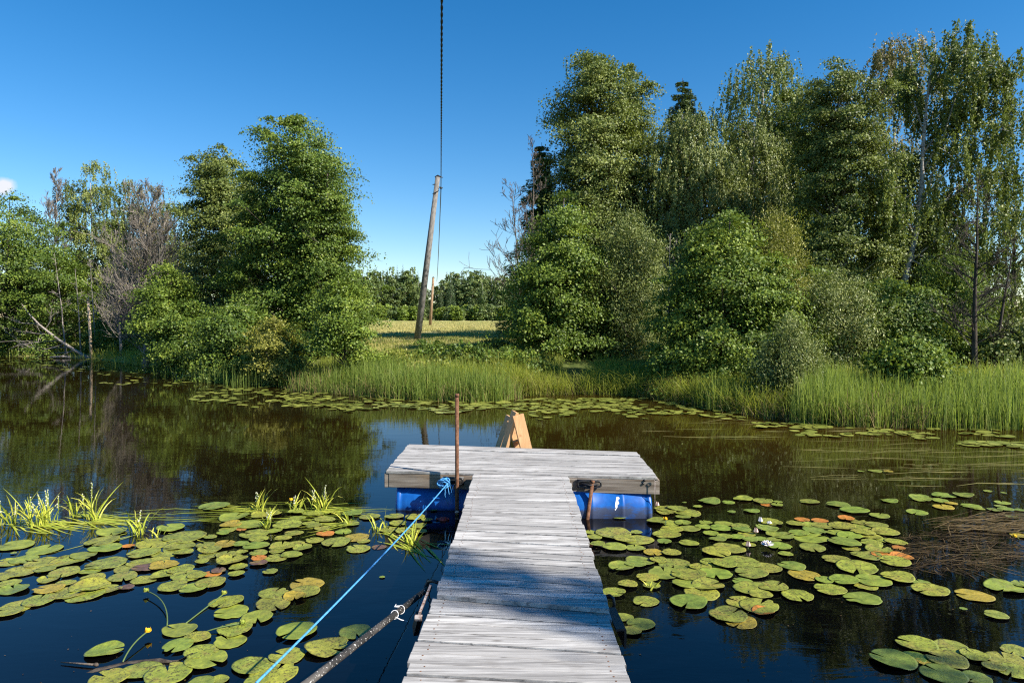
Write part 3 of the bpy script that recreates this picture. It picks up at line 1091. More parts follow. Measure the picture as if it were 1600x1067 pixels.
mb.tube([g0 - (0, 0, .1), g0 + (-0.05, 0, 1.2), D(138, 472, 34.6)], [0.08, 0.065, 0.055], 8)
t_ = D(138, 472, 34.6)
mb.tube([t_ + (0, 0, -.05), t_ + (0.03, 0, .3)], [0.05, 0.004], 5)
mb.tube([t_ + (-.05, 0.02, -.05), t_ + (-.06, 0, .18)], [0.035, 0.004], 5)
tag(mb.build('snapped_trunk', M['bark_pale'], None, True), 'short snapped trunk of pale orange bare wood on the left bank', 'snag')

# ---- right grove
spruce('spruce_tree', 'dark spruce at the left edge of the right grove, half hidden by alders', 846, 25.5, 215, 70, 535, 50, 30)
bare_tree('dead_tree', 'spindly leafless tree beside the dark spruce at the left edge of the right grove', 836, 834, 22.5, 215, 51, M['bark'], 0.05, 34, 0.16, 0.25, 4, 2, 0.5, 0.5)
bare_tree('dead_tree', 'leafless branches leaning out over the field from the right grove', 818, 800, 22, 290, 52, M['bark'], 0.05, 30, 0.30, 0.2, 4, 2, 0.5, 0.4)
tree('birch_tree', 'tall full birch, leftmost of the tall crowns of the right grove', 'tree', AL, 938, 930, 24.5,
     [(92, 6), (112, 28), (150, 48), (200, 58), (260, 66), (330, 74), (400, 76), (450, 60)], 430, 110, 0.085, M['birch'], M['bark_dark'], 53, 0.36, r0=0.16, lump=0.45)
tree('birch_tree', 'birch top close behind and right of the tall full birch', 'tree', AL, 985, 987, 25.5,
     [(102, 4), (122, 18), (160, 28), (220, 34), (300, 42), (400, 48)], 190, 100, 0.085, M['birch'], M['bark_dark'], 54, 0.34, lump=0.45)
spruce('spruce_tree', 'dark pointed spruce top between the tall full birch and the drooping birches', 1063, 27, 112, 74, 430, 55, 30)
tree('birch_tree', 'pale green birch standing in front of the dark pointed spruce', 'tree', BI, 1078, 1074, 24,
     [(163, 6), (185, 30), (230, 52), (290, 68), (350, 76), (420, 74)], 330, 110, 0.08, M['willow'], M['bark_birch'], 56, 0.34, lump=0.35)
tree('birch_tree', 'tall drooping birch with airy top, right of the pointed spruce', 'tree', BI, 1195, 1190, 27,
     [(76, 8), (95, 38), (130, 66), (180, 74), (240, 72), (310, 70), (400, 66)], 260, 95, 0.09, M['birch'], M['bark_birch'], 57, 0.40, lump=0.55, core=0.35)
tree('birch_tree', 'paler shorter birch in front of the tall drooping birch', 'tree', BI, 1178, 1176, 24.5,
     [(172, 6), (200, 30), (250, 42), (310, 46), (380, 52), (430, 50)], 200, 100, 0.08, M['willow'], M['bark_birch'], 58, 0.32)
tree('aspen_tree', 'bright glossy crown with white trunks showing, middle of the right grove', 'tree', AL, 1318, 1312, 20.5,
     [(104, 8), (122, 38), (160, 56), (210, 60), (270, 58), (330, 66), (400, 72), (470, 66)], 400, 120, 0.07, M['birch'], M['bark_birch'], 59, 0.29, r0=0.11, stems=3, lump=0.5, core=0.5)
tree('birch_tree', 'dark crown filling behind between the drooping birch and the bright white trunked crown', 'tree', AL, 1252, 1250, 26,
     [(120, 5), (150, 30), (210, 44), (290, 52), (400, 60), (500, 58)], 260, 100, 0.09, M['alder'], M['bark_dark'], 60, 0.38)
tree('birch_tree', 'sparse brownish birch top behind the bright white trunked crown', 'tree', BI, 1402, 1392, 25.5,
     [(50, 6), (72, 36), (120, 50), (180, 46), (240, 38), (330, 34)], 120, 80, 0.085, M['birch_dry'], M['bark_birch'], 61, 0.36, lump=0.6, core=0.3, extra_twigs=14)
tree('birch_tree', 'mid height birch below the sparse brownish top in the right grove', 'tree', BI, 1412, 1408, 22,
     [(228, 6), (260, 34), (310, 52), (380, 64), (450, 62), (510, 56)], 260, 105, 0.075, M['birch'], M['bark_birch'], 62, 0.32)

# the large weeping birch on the right: limbs first, hanging sprays at their ends


def weeping_birch():
    Y = 26.0
    g0 = D(1402, 560, Y); bz = gz(g0[0], Y) - .05
    base = np.array((g0[0], Y, bz))
    o = empty('birch_tree', base, 'large weeping birch with white limbs and hanging sprays, tallest at the right side', 'tree')
    r = np.random.default_rng(77)
    mb = MB()

    def W(px, py, dy=0.0):
        p = D(px, py, Y + dy); return p - base
    trunk = [np.zeros(3), W(1408, 500), W(1415, 430), W(1432, 360), W(1440, 290), W(1442, 230), W(1448, 160), W(1455, 110), W(1462, 70)]
    mb.tube(trunk, [0.13, 0.115, 0.105, 0.095, 0.08, 0.065, 0.05, 0.032, 0.015], 9)
    limbs = [([(1436, 330), (1465, 250), (1500, 180), (1530, 120), (1560, 70)], 0.7), ([(1440, 270), (1475, 210), (1500, 130), (1510, 75)], -0.6),
             ([(1432, 350), (1480, 310), (1530, 250), (1575, 210)], 0.9), ([(1420, 410), (1470, 370), (1525, 345), (1575, 330)], -0.5),
             ([(1444, 210), (1425, 150), (1415, 95)], 0.5), ([(1430, 370), (1395, 310), (1375, 270)], -0.9), ([(1442, 240), (1480, 190), (1545, 160), (1580, 165)], 0.2),
             ([(1450, 150), (1475, 100), (1490, 62)], 0.3), ([(1418, 430), (1380, 390), (1362, 360)], 0.8), ([(1425, 400), (1490, 400), (1545, 395)], 0.6),
             ([(1436, 320), (1478, 270), (1540, 215), (1598, 185)], -0.8), ([(1500, 180), (1545, 120), (1575, 95)], -0.3),
             ([(1434, 340), (1500, 300), (1560, 270), (1600, 275)], 0.5), ([(1422, 405), (1470, 430), (1520, 450)], -0.9)]
    pts_all, wts = [], []
    for path, dy in limbs:
        n = len(path)
        pp = [W(x, y, dy * 1.6 * i / (n - 1)) for i, (x, y) in enumerate(path)]
        mb.tube(pp, [0.040 * (1 - 0.8 * i / (n - 1)) for i in range(n)], 6)
        for k in range(34):
            t = (0.22 + 0.80 * r.random()) * (n - 1)
            i = min(int(t), n - 2)
            p = pp[i] + (pp[i + 1] - pp[i]) * (t - i)
            q = p + r.normal(0, 1, 3) * (0.38, 0.5, 0.26) + (0, 0, 0.05)
            if k % 2 == 0:
                mb.tube([p, (p + q) / 2 + (0, 0, .06), q], [0.012, 0.008, 0.004], 3, cap=False)
            pts_all.append(q)
    tips = np.array(pts_all)
    n = len(tips)
    per = r.integers(90, 190, n)
    idx = np.repeat(np.arange(n), per); N = len(idx)
    ns = 3
    so_ = r.normal(0, 0.13, (n, ns, 3)); sl_ = r.uniform(0.4, 1.3, (n, ns))
    s_ = r.integers(0, ns, N); t = r.random(N)
    c = tips[idx] + so_[idx, s_] + r.normal(0, 0.045, (N, 3))
    c[:, 2] -= t * sl_[idx, s_]
    g = r.normal(0, 1, (N, 3))
    L = 0.095 * r.uniform(.7, 1.3, N)
    cv = r.normal(0, 0.15, n)
    quads('crown', leafquads(c, g * (1, 1, .6) + (0, 0, .2), np.stack([g[:, 1] * .4, g[:, 0] * .4, -np.ones(N)], -1), L, L * 0.7), M['birch'], o,
          np.clip(0.36 + cv[idx] + r.normal(0, .2, N), 0, 1))
    mb.build('trunk', M['bark_birch'], o, True)


weeping_birch()
tree('birch_tree', 'birch with thin drooping sprays at the right edge behind the dead stems', 'tree', BI, 1580, 1582, 21,
     [(300, 6), (325, 30), (370, 42), (430, 40), (480, 34)], 75, 80, 0.075, M['birch'], M['bark_dark'], 63, 0.32, lump=0.6, core=0.3)
bare_tree('dead_tree', 'dark dead trunk with bare side twigs in front of the right end of the grove', 1522, 1531, 15.5, 275, 64, M['bark_dark'], 0.075, 46, 0.21, 0.14, 5, 2, 0.5, 0.3)
bare_tree('dead_tree', 'slim dead trunk leaning right, next to the thicker dark dead trunk', 1549, 1592, 15.7, 360, 65, M['bark_dark'], 0.055, 22, 0.2, 0.15, 4, 2, 0.5, 0.3)
# understorey in front
tree('alder_tree', 'bushy bright alder at the left front corner of the right grove', 'tree', AL, 868, 882, 19.5,
     [(300, 4), (330, 18), (358, 40), (388, 46), (420, 68), (455, 66), (495, 86), (535, 74), (555, 60)], 330, 115, 0.075, M['alder_bright'], M['bark'], 66, 0.32, lump=0.42, r0=0.10)
tree('willow_tree', 'greyish willow right of the bushy corner alder', 'tree', WI, 985, 985, 19,
     [(345, 8), (370, 32), (420, 52), (480, 60), (550, 58), (590, 50)], 260, 110, 0.085, M['willow'], M['bark'], 67, 0.32, lump=0.4)
tree('shrub', 'dark shaded bush between the corner alder and the greyish willow', 'shrub', AL, 938, 938, 19.8,
     [(425, 10), (460, 42), (510, 58), (560, 58), (585, 50)], 190, 95, 0.08, M['alder'], M['bark_dark'], 68, 0.34)
bare_tree('dead_sapling', 'thin bare grey stems standing between the willow and the bright broad alder', 1042, 1046, 17.5, 365, 69, M['bark_dead'], 0.035, 18, 0.16, 0.2, 3, 2, 0.5, 0.3)
tree('alder_tree', 'broad bright green alder at the front of the right grove, nearly touching the water', 'tree', AL, 1135, 1140, 16.8,
     [(322, 5), (350, 22), (380, 44), (405, 70), (445, 80), (480, 103), (520, 96), (562, 110), (612, 84)], 480, 125, 0.07, M['alder_bright'], M['bark'], 70, 0.29, lump=0.4, stems=3)
tree('willow_tree', 'small leaved olive bush tree right of and behind the broad bright alder', 'tree', WI, 1215, 1212, 18.5,
     [(352, 8), (380, 36), (430, 50), (500, 56), (570, 50)], 220, 105, 0.08, M['olive'], M['bark'], 71, 0.3)
tree('willow_tree', 'grey green willow bush low in front of the bright white trunked crown', 'tree', WI, 1300, 1300, 16.5,
     [(440, 10), (470, 46), (520, 66), (570, 70), (605, 58)], 250, 105, 0.075, M['willow'], M['bark'], 72, 0.28)
tree('shrub', 'grey green willow bush overhanging the water right of the broad bright alder', 'shrub', WI, 1236, 1236, 15.44,
     [(515, 8), (545, 30), (580, 48), (610, 54), (640, 40)], 190, 95, 0.065, M['willow'], M['bark'], 73, 0.24)
tree('shrub', 'dense mixed bush behind the tall reeds, left of the dead trunks', 'shrub', AL, 1400, 1400, 16.8,
     [(435, 10), (465, 50), (520, 72), (570, 74), (600, 66)], 240, 105, 0.072, M['alder'], M['bark'], 74, 0.29)
tree('shrub', 'bright low bush just behind the reeds in front of the dense mixed bush', 'shrub', AL, 1425, 1425, 15,
     [(530, 10), (550, 34), (575, 44), (600, 44)], 80, 90, 0.085, M['alder_bright'], M['bark'], 75, 0.26)
tree('shrub', 'leafy bush behind the two dead trunks', 'shrub', WI, 1490, 1490, 17.5,
     [(420, 10), (455, 44), (510, 62), (570, 66), (600, 60)], 210, 95, 0.08, M['alder'], M['bark'], 76, 0.3)
tree('shrub', 'low green bush at the right picture edge behind the reeds', 'shrub', AL, 1580, 1580, 16,
     [(500, 10), (525, 36), (560, 50), (598, 54)], 120, 95, 0.075, M['willow'], M['bark'], 77, 0.3)
for k, (bx, ty, hw, Y, lab) in enumerate([(905, 400, 70, 25, 'dark alder filling the shade behind the corner alder'), (1010, 380, 80, 25.5, 'dark tree filling the shade below the tall full birch'),
                                          (1110, 400, 75, 25, 'dark tree behind the broad bright alder'), (1215, 390, 75, 24, 'dark shaded tree behind the olive bush tree'),
                                          (1320, 410, 75, 23.5, 'dark shaded tree behind the low grey green willow'), (1420, 440, 65, 24, 'dark bush deep in the grove below the weeping birch'),
                                          (1520, 455, 70, 25, 'green thicket seen through the dead trunks')]):
    tree('understorey_tree', lab, 'tree', AL, bx, bx, Y, [(ty, 12), (ty + 30, hw * .7), (ty + 80, hw), (575, hw)], 190, 85, 0.10, M['alder'], M['bark_dark'], 80 + k, 0.42,
         group='shaded understorey of the right grove')
# tree on the near bank, outside the picture: its top throws the dappled shade on the walkway
tree('birch_tree', 'birch on the near bank whose shade falls on the walkway', 'tree', BI, 800, 800, 20, [(300, 20), (340, 40), (380, 50), (430, 50)], 130, 62, 0.075, M['birch'], M['bark_birch'], 90, 0.24,
     lump=0.5, core=0.3)
near_birch = bpy.data.objects[[x.name for x in bpy.data.objects if x.get('label', '').startswith('birch on the near bank')][0]]

# ---- far trees beyond the field
far_protos = []


def far_proto(kind, H, Rr, seed, n, mat):
    r = np.random.default_rng(seed)
    hs_ = [0.12 * H, 0.3 * H, 0.6 * H, 0.85 * H, H] if kind != 'spruce' else [0.08 * H, 0.3 * H, 0.6 * H, 0.85 * H, H]
    rs = [0.6 * Rr, Rr, 0.9 * Rr, 0.62 * Rr, 0.3 * Rr] if kind != 'spruce' else [Rr, 0.8 * Rr, 0.45 * Rr, 0.2 * Rr, 0.03]
    (c, nrm, ax, L, W, var), tips, th = crown('alder' if kind != 'birch' else 'birch', hs_, rs, lambda h: np.stack([0 * h, 0 * h], -1), n, 32, 0.42 if kind != 'spruce' else 0.34, seed,
                                              0.5, 0.35, 0.4)
    me1 = quads('crown', leafquads(c, nrm, ax, L, W), mat, None, var)
    mb = MB(); trunk_tube(mb, (0, 0, 0), (0, 0, H * 0.95), 0.16, 0.03, r, 0.03, 6, 6)
    t = mb.build('trunk', M['bark_birch'] if kind == 'birch' else M['bark'], None, True)
    ms = (me1.data, t.data)
    bpy.data.objects.remove(me1); bpy.data.objects.remove(t)
    return ms


def far_spruce_proto(H, Rr, seed):
    r = np.random.default_rng(seed)
    n = 3200
    t = 1 - np.sqrt(r.random(n)) ; h = H * (.06 + .94 * t)
    th = r.uniform(0, 6.283, n); tier = .72 + .28 * ((h * 1.15 + .15 * np.sin(th * 3)) % 1.0)
    rad = Rr * (1 - t) ** .8 * np.sqrt(r.random(n)) * (1.15 - .3 * tier) * r.uniform(.7, 1.1, n)
    c = np.stack([rad * np.cos(th), rad * np.sin(th), h], -1)
    ow = np.stack([np.cos(th), np.sin(th), 0 * th], -1)
    L = r.uniform(.25, .5, n) * (1 - .55 * t)
    o = quads('crown', leafquads(c, r.normal(0, .6, (n, 3)) + ow * .4 + (0, 0, .6), ow + r.normal(0, .3, (n, 3)) + (0, 0, -.4), L, L * .4), M['far_spruce'], None, np.clip(r.normal(.45, .22, n), 0, 1))
    mb = MB(); trunk_tube(mb, (0, 0, 0), (0, 0, H * .96), .14, .02, r, .01, 6, 6)
    q = mb.build('trunk', M['bark'], None, True)
    ms = (o.data, q.data)
    bpy.data.objects.remove(o); bpy.data.objects.remove(q)
    return ms


FP = {'birch': [far_proto('birch', 13, 2.2, 201, 120, M['far']), far_proto('birch', 12, 1.9, 202, 110, M['far'])],
      'leafy': [far_proto('leafy', 12, 2.6, 203, 140, M['far']), far_proto('leafy', 11, 2.3, 204, 130, M['far'])],
      'spruce': [far_spruce_proto(13, 2.2, 205), far_spruce_proto(11.5, 2.0, 206)],
      'sap': [far_proto('leafy', 4, 1.5, 207, 70, M['far']), far_proto('leafy', 3.6, 1.4, 208, 66, M['alder_bright'])]}


def far_tree(kind, px, Y, top_y, label, group, rs):
    x = (px - 800) / F * Y
    z = gz(x, Y)
    Ht = D(px, top_y, Y)[2] - z
    c, t = FP[kind][rs % 2]
    H0 = {'birch': (13, 12), 'leafy': (12, 11), 'spruce': (13, 11.5), 'sap': (4, 3.6)}[kind][rs % 2]
    nm = {'birch': 'birch_tree', 'leafy': 'broadleaf_tree', 'spruce': 'spruce_tree', 'sap': 'young_tree'}[kind]
    o = empty(nm, (x, Y, z - .05), label, 'tree', group, random.uniform(0, 6.28))
    s = Ht / H0
    o.scale = (s * random.uniform(.9, 1.1), s * random.uniform(.9, 1.1), s)
    for nm2, me in (('crown', c), ('trunk', t)):
        q = bpy.data.objects.new(nm2, me); C.objects.link(q); q.parent = o


rf = random.Random(3)
x = 470
prof = [(470, 425), (560, 420), (600, 428), (630, 418), (655, 428), (672, 465), (690, 445), (702, 425), (725, 430), (745, 428), (775, 436), (820, 430), (900, 430)]
GF = 'trees at the far edge of the field'
while x < 900:
    ty = np.interp(x, [p[0] for p in prof], [p[1] for p in prof]) + rf.uniform(-2, 7)
    kd = rf.choice(['birch', 'leafy', 'spruce', 'leafy', 'birch'])
    lab = {'birch': 'distant birch among the trees along the far edge of the field', 'leafy': 'distant dark broadleaf tree along the far edge of the field',
           'spruce': 'distant dark pointed spruce along the far edge of the field'}[kd]
    far_tree(kd, x, 175 + rf.uniform(-8, 14), ty - 9, lab, {'birch': 'distant birches', 'leafy': 'distant broadleaf trees', 'spruce': 'distant spruces'}[kd] + ' beyond the field', rf.randint(0, 9))
    x += rf.uniform(5.5, 9)
x = 500
while x < 880:
    ty = np.interp(x, [p[0] for p in prof], [p[1] for p in prof]) + rf.uniform(6, 22)
    kd = rf.choice(['spruce', 'leafy', 'birch'])
    lab = {'birch': 'distant birch among the trees along the far edge of the field', 'leafy': 'distant dark broadleaf tree along the far edge of the field',
           'spruce': 'distant dark pointed spruce along the far edge of the field'}[kd]
    far_tree(kd, x, 168 + rf.uniform(-4, 4), ty - 8, lab, {'birch': 'distant birches', 'leafy': 'distant broadleaf trees', 'spruce': 'distant spruces'}[kd] + ' beyond the field', rf.randint(0, 9))
    x += rf.uniform(14, 22)
x = 520
while x < 850:
    if not 662 < x < 684:
        far_tree('sap', x, 152 + rf.uniform(-3, 3), 478 + rf.uniform(-3, 4), 'young leafy tree in the low row before the distant trees', 'young trees before the distant trees', rf.randint(0, 9))
    x += rf.uniform(5, 9)
# off to the sides, only glimpsed between the grove trunks
for px, kd in [(1340, 'leafy'), (1420, 'leafy'), (1480, 'birch'), (1530, 'leafy'), (1580, 'leafy'), (1630, 'birch'), (1240, 'leafy'), (60, 'leafy'), (160, 'leafy'), (240, 'birch'), (330, 'leafy')]:
    far_tree(kd, px, 70 + rf.uniform(-4, 8), 470 if px > 800 else 440, 'dark tree far behind, glimpsed between the bank trees', 'trees glimpsed behind the bank groves', rf.randint(0, 9))

# ------------------------------------------------------------------ grass, reeds


def blades(name, base, h, width, lean, mat, var, seed, cat, label=None, bow=0.35):
    """curved tapering blades; base (N,3)"""
    r = np.random.default_rng(seed)
    N = len(base)
    th = r.uniform(0, 6.283, N)
    d = np.stack([np.cos(th), np.sin(th), 0 * th], -1) * (lean * np.abs(r.normal(0.6, 0.5, N)))[:, None]
    ph = r.uniform(0, 6.283, N)
    s = np.stack([np.cos(ph), np.sin(ph), 0 * ph], -1) * (width / 2)[:, None]
    H = h[:, None] * np.array((0, 0, 1.0))
    p0 = base
    p1 = base + H * 0.42 + d * h[:, None] * 0.18
    p2 = base + H * 0.80 + d * h[:, None] * 0.55
    p3 = base + H * (1.0 - 0.25 * np.minimum(1, np.linalg.norm(d, axis=1)))[:, None] + d * h[:, None] * 1.05
    q1 = np.stack([p0 - s, p0 + s, p1 + s * .9, p1 - s * .9], 1)
    q2 = np.stack([p1 - s * .9, p1 + s * .9, p2 + s * .6, p2 - s * .6], 1)
    q3 = np.stack([p2 - s * .6, p2 + s * .6, p3 + s * .06, p3 - s * .06], 1)
    V = np.concatenate([q1, q2, q3])
    o = quads(name, V, mat, None, np.concatenate([var, var, var]))
    return tag(o, label, cat, None, 'stuff')


def along(px0, px1, s0, s1, n, seed, pw=1.0):
    """random points in the strip along the shore between two photo columns, s metres inland"""
    r = np.random.default_rng(seed)
    out_ = []
    a = np.interp(px0, [p[0] for p in SH_PX], range(len(SH_PX))); b = np.interp(px1, [p[0] for p in SH_PX], range(len(SH_PX)))
    shp = np.array([P(x, y)[:2] for x, y in SH_PX])
    t = r.uniform(a, b, n * 3)
    i = np.clip(t.astype(int), 0, len(shp) - 2)
    # weight by segment length
    sl_ = np.linalg.norm(shp[i + 1] - shp[i], axis=1)
    keep = r.random(n * 3) < sl_ / sl_.max()
    t, i = t[keep][:n], i[keep][:n]
    p = shp[i] + (shp[i + 1] - shp[i]) * (t - i)[:, None]
    d = unit(shp[i + 1] - shp[i]); nrm = np.stack([-d[:, 1], d[:, 0]], -1)
    s = s0 + (s1 - s0) * r.random(len(p)) ** pw
    p = p + nrm * s[:, None] + r.normal(0, 0.08, p.shape)
    return p, s


def clumpy(p, scale, seed):
    r = np.random.default_rng(seed)
    k = r.uniform(-1, 1, (8, 2)) * scale; a = r.uniform(0, 6.28, 8)
    return np.mean([np.sin(p @ k[i] + a[i]) for i in range(8)], 0)


def z_at(p):
    return np.maximum(ground_z(p[:, 0], p[:, 1]), -0.12)


RB = []   # reed pieces: (base, h, w, lean, var)


def patch(px0, px1, s0, s1, n, h, w, lean, seed, vmean=0.45, pw=1.0, clump=0.0):
    p, s = along(px0, px1, s0, s1, n, seed, pw)
    r = np.random.default_rng(seed + 500)
    if clump:
        c = clumpy(p, 3.5, seed)
        k = c > clump - 0.3
        p = p[k]
    c = clumpy(p, 2.2, seed + 1)
    n = len(p)
    base = np.column_stack([p, z_at(p)])
    hh = h * np.where(r.random(n) < .1, r.uniform(1.0, 1.35, n), r.uniform(.45, 1.05, n)) * (1 + 0.45 * c)
    kk = r.random(n) < np.clip(.62 + .9 * c, .12, 1)
    base, hh, c = base[kk], hh[kk], c[kk]; n = len(base)
    return base, hh, np.full(n, w) * r.uniform(.6, 1.4, n), lean * r.uniform(.5, 2.4, n), np.clip(vmean + 0.25 * c + r.normal(0, .17, n), 0, 1)


def merge(name, parts, mat, seed, cat, label):
    z = [np.concatenate(x) for x in zip(*parts)]
    return blades(name, z[0], z[1], z[2], z[3], mat, z[4], seed, cat, label)


merge('reeds', [patch(465, 800, -0.35, 2.2, 17000, 0.66, 0.013, 0.16, 301, 0.40),
                patch(1245, 1800, -0.2, 2.0, 19000, 0.74, 0.012, 0.14, 302, 0.46),
                patch(320, 470, -1.0, 0.6, 900, 0.65, 0.013, 0.1, 303, 0.35, 1, 0.35),
                patch(1095, 1250, -0.1, 0.5, 900, 0.75, 0.012, 0.15, 304, 0.5, 1, 0.2),
                patch(150, 330, -1.2, 0.4, 900, 0.55, 0.015, 0.12, 305, 0.35, 1, 0.2)],
      M['reed'], 401, 'reeds', 'tall green reeds standing along the far water edge')
merge('sedge', [patch(790, 1010, 0.0, 2.6, 12000, 0.62, 0.012, 0.75, 311, 0.55),
                patch(560, 800, 1.5, 4.5, 9000, 0.45, 0.012, 0.7, 312, 0.45),
                patch(990, 1260, 0.1, 2.2, 9000, 0.55, 0.012, 0.7, 313, 0.30),
                patch(1240, 1800, 1.2, 3.5, 10000, 0.52, 0.012, 0.55, 314, 0.45),
                patch(-150, 330, 0.0, 2.5, 6000, 0.5, 0.02, 0.6, 315, 0.35),
                patch(330, 560, 0.2, 2.5, 5000, 0.5, 0.014, 0.6, 316, 0.3)],
      M['sedge'], 402, 'sedge', 'drooping yellow green sedge on the far bank')


merge('dead_reeds', [patch(465, 800, -0.4, 1.2, 2600, 0.5, 0.012, 0.9, 331, 0.5), patch(800, 1250, -0.1, .9, 2600, .42, .012, 1.0, 332, .45), patch(1245, 1800, -0.25, 1.2, 3000, 0.55, 0.012, 0.8, 333, 0.5)],
      M['dead_reed'], 405, 'reeds', 'bent dead brown stems at the foot of the reeds')


def meadow():
    r = np.random.default_rng(321)
    n = 26000
    px = r.uniform(500, 880, n); Y = 19.5 + (36 - 19.5) * r.random(n) ** 1.1
    x = (px - 800) / F * Y
    p = np.column_stack([x, Y])
    k = sdist(x, Y) > 2.5
    p = p[k]
    c = clumpy(p, 2.0, 5)
    n = len(p)
    base = np.column_stack([p, z_at(p)])
    h = np.interp(p[:, 1], [20, 23.5, 26.5, 36], [0.5, 0.36, 0.10, 0.07]) * r.uniform(.5, 1.25, n) * (1 + .4 * c)
    blades('meadow_grass', base, h, np.full(n, .014), np.full(n, .55), M['meadow'], np.clip(.45 + .25 * c + r.normal(0, .18, n), 0, 1), 403, 'grass', 'tall meadow grass on the bank below the leaning pole')
    n = 36000
    Y = 26 * np.exp(r.random(n) * math.log(120 / 26)); px = r.uniform(530, 830, n)
    x = (px - 800) / F * Y
    p = np.column_stack([x, Y]); c = clumpy(p, .6, 8)
    base = np.column_stack([p, z_at(p)])
    h = r.uniform(.05, .14, n) * (1 + .3 * c)
    blades('hay_grass', base, h, .010 + Y * .0003, np.full(n, .6), M['hay'], np.clip(.45 + .2 * c + r.normal(0, .18, n), 0, 1), 404, 'grass', 'short pale dry grass on the field')


meadow()
# dark leafy herbs on the bank under the pole
hr = random.Random(12)
herb = [(585, 560, 26, 18, 20.5, 'alder_bright', 'pale leafy herb clump at the left end of the bank meadow'), (612, 545, 22, 16, 22, 'meadow', 'low herb clump below and left of the leaning pole'),
        (672, 536, 34, 24, 22.5, 'alder', 'dark nettle clump at the foot of the leaning pole'), (712, 545, 34, 30, 21.5, 'alder', 'dark nettle clump in front of the field shadow'),
        (748, 552, 36, 32, 21, 'alder', 'darkest broad nettle clump in the middle of the bank'), (790, 548, 30, 30, 21, 'alder_bright', 'bright raspberry clump left of the grove corner'),
        (832, 556, 28, 30, 20.5, 'alder', 'dark raspberry clump below the corner alder'), (690, 565, 26, 22, 20, 'meadow', 'yellowish herb clump just above the reeds'),
        (770, 528, 22, 16, 25, 'olive', 'round olive bush at the field edge beside the grove'), (640, 560, 24, 18, 20.3, 'meadow', 'low pale herb clump above the reeds, below the pole')]
for k, (px, py, hw, hh, Y, mt, lab) in enumerate(herb):
    tree('herb_clump', lab, 'plant', AL, px, px, Y, [(py + 8 - hh * .62, 5), (py + 8 - hh * .3, hw * .7), (py + 8 + hh * .3, hw), (py + 8 + hh, hw)], 36, 60, 0.075, M[mt], M['stem'], 600 + k, 0.2, r0=0.015, limbs=.8,
         group='leafy clumps on the far bank meadow')

# ------------------------------------------------------------------ poles and cable
Yp = 32.0
b0 = D(651, 527, Yp); t0 = D(684, 277, Yp)
b0[2] = gz(b0[0], Yp) - 0.2
o = empty('utility_pole', b0, 'grey weathered wooden pole leaning to the right on the bank', 'utility pole')
mb = MB(); mb.tube([b0, b0 + (t0 - b0) * .5, t0], [0.155, 0.135, 0.105], 14); mb.build('post', M['grey_pole'], o, True, loc=b0)
mb = MB(); mb.tube([t0 + (-.13, 0, .0), t0 + (0, 0, .06), t0 + (.15, 0, 0.0), t0 + (.24, 0, -.02)], [.03, .05, .03, .012], 6)
mb.build('cap_iron', M['black_steel'], o, True, loc=b0)
mb = MB()
a = b0 + (t0 - b0) * .905
mb.tube([a + (-.13, -.12, -.05), a + (0, -.14, .0), a + (.14, -.10, .09)], [.018, .018, .018], 6)
a = b0 + (t0 - b0) * .955
mb.tube([a + (-.18, 0, 0), a + (-.05, -.12, 0)], [.02, .02], 6)
mb.build('bracket', M['black_steel'], o, True, loc=b0)
hk = D(689, 294, Yp)
mb = MB(); mb.tube([b0 + (t0 - b0) * .955, (b0 + (t0 - b0) * .955 + hk) / 2 + (0, 0, -.02), hk], [.022, .018, .018], 6)
mb.build('hook', M['black_steel'], o, True, loc=b0)
Y2 = 70.0
b2 = D(672, 513, Y2); t2 = D(677, 434, Y2); b2[2] = gz(b2[0], Y2) - .2
o = empty('utility_pole', b2, 'slim distant brown pole standing upright out in the field', 'utility pole')
mb = MB(); mb.tube([b2, t2], [0.15, 0.11], 10); mb.build('post', M['brown_pole'], o, True, loc=b2)
mb = MB(); mb.tube([t2 + (-.1, 0, 0), t2 + (0, 0, .06), t2 + (.12, 0, 0)], [.04, .06, .04], 6); mb.build('cap_iron', M['black_steel'], o, True, loc=b2)


def cable_pts(a, b, sag, n=60):
    return [a + (b - a) * (i / n) + np.array((0, 0, -4 * sag * (i / n) * (1 - i / n))) for i in range(n + 1)]


# near span: from a far near-bank post behind the camera to the hook
ztop = D(687, 0, 9.0)
pa = np.array((-0.103 * -14, -14.0, 6.9))
span = []
A_, B_ = pa, hk
# sag chosen so the span crosses the top of the picture at (687, 0)
tt = (9.0 - A_[1]) / (B_[1] - A_[1])
zlin = A_[2] + (B_[2] - A_[2]) * tt
sag = (zlin - ztop[2]) / (4 * tt * (1 - tt))
N_ = 900
cl = np.array(cable_pts(A_, B_, sag, N_))
cl[:, 0] = cl[:, 0] + 0
# keep the plan of the line straight through its two ends
arc = np.concatenate([[0], np.cumsum(np.linalg.norm(np.diff(cl, axis=0), axis=1))])
mb = MB()
for k in range(2):
    a = arc * 2 * math.pi / 0.45 + k * math.pi
    tw = cl + np.column_stack([np.cos(a), 0 * a, np.sin(a)]) * 0.0085
    mb.tube(tw, 0.0105, 5)
o = empty('overhead_cable', hk, 'twisted black overhead cable running down from the top of the picture to the leaning pole', 'cable')
mb.build('twisted_wires', M['cable'], o, True, loc=hk)
mb = MB(); mb.tube([hk + (-.05, -.06, .03), hk + (0, -.02, -.02), hk + (.05, .05, .02)], [.035, .05, .035], 7); mb.build('clamp', M['black_steel'], o, True, loc=hk)
e2 = t2 + (0.35, 0, -.35)
mb = MB(); mb.tube(cable_pts(hk, e2, 0.5, 50), 0.024, 5)
tag(mb.build('overhead_cable', M['cable'], None, True), 'thinner black cable hanging between the leaning pole and the distant brown pole', 'cable')

# ------------------------------------------------------------------ floating platform and walkway
ZD = 0.42           # deck height over water


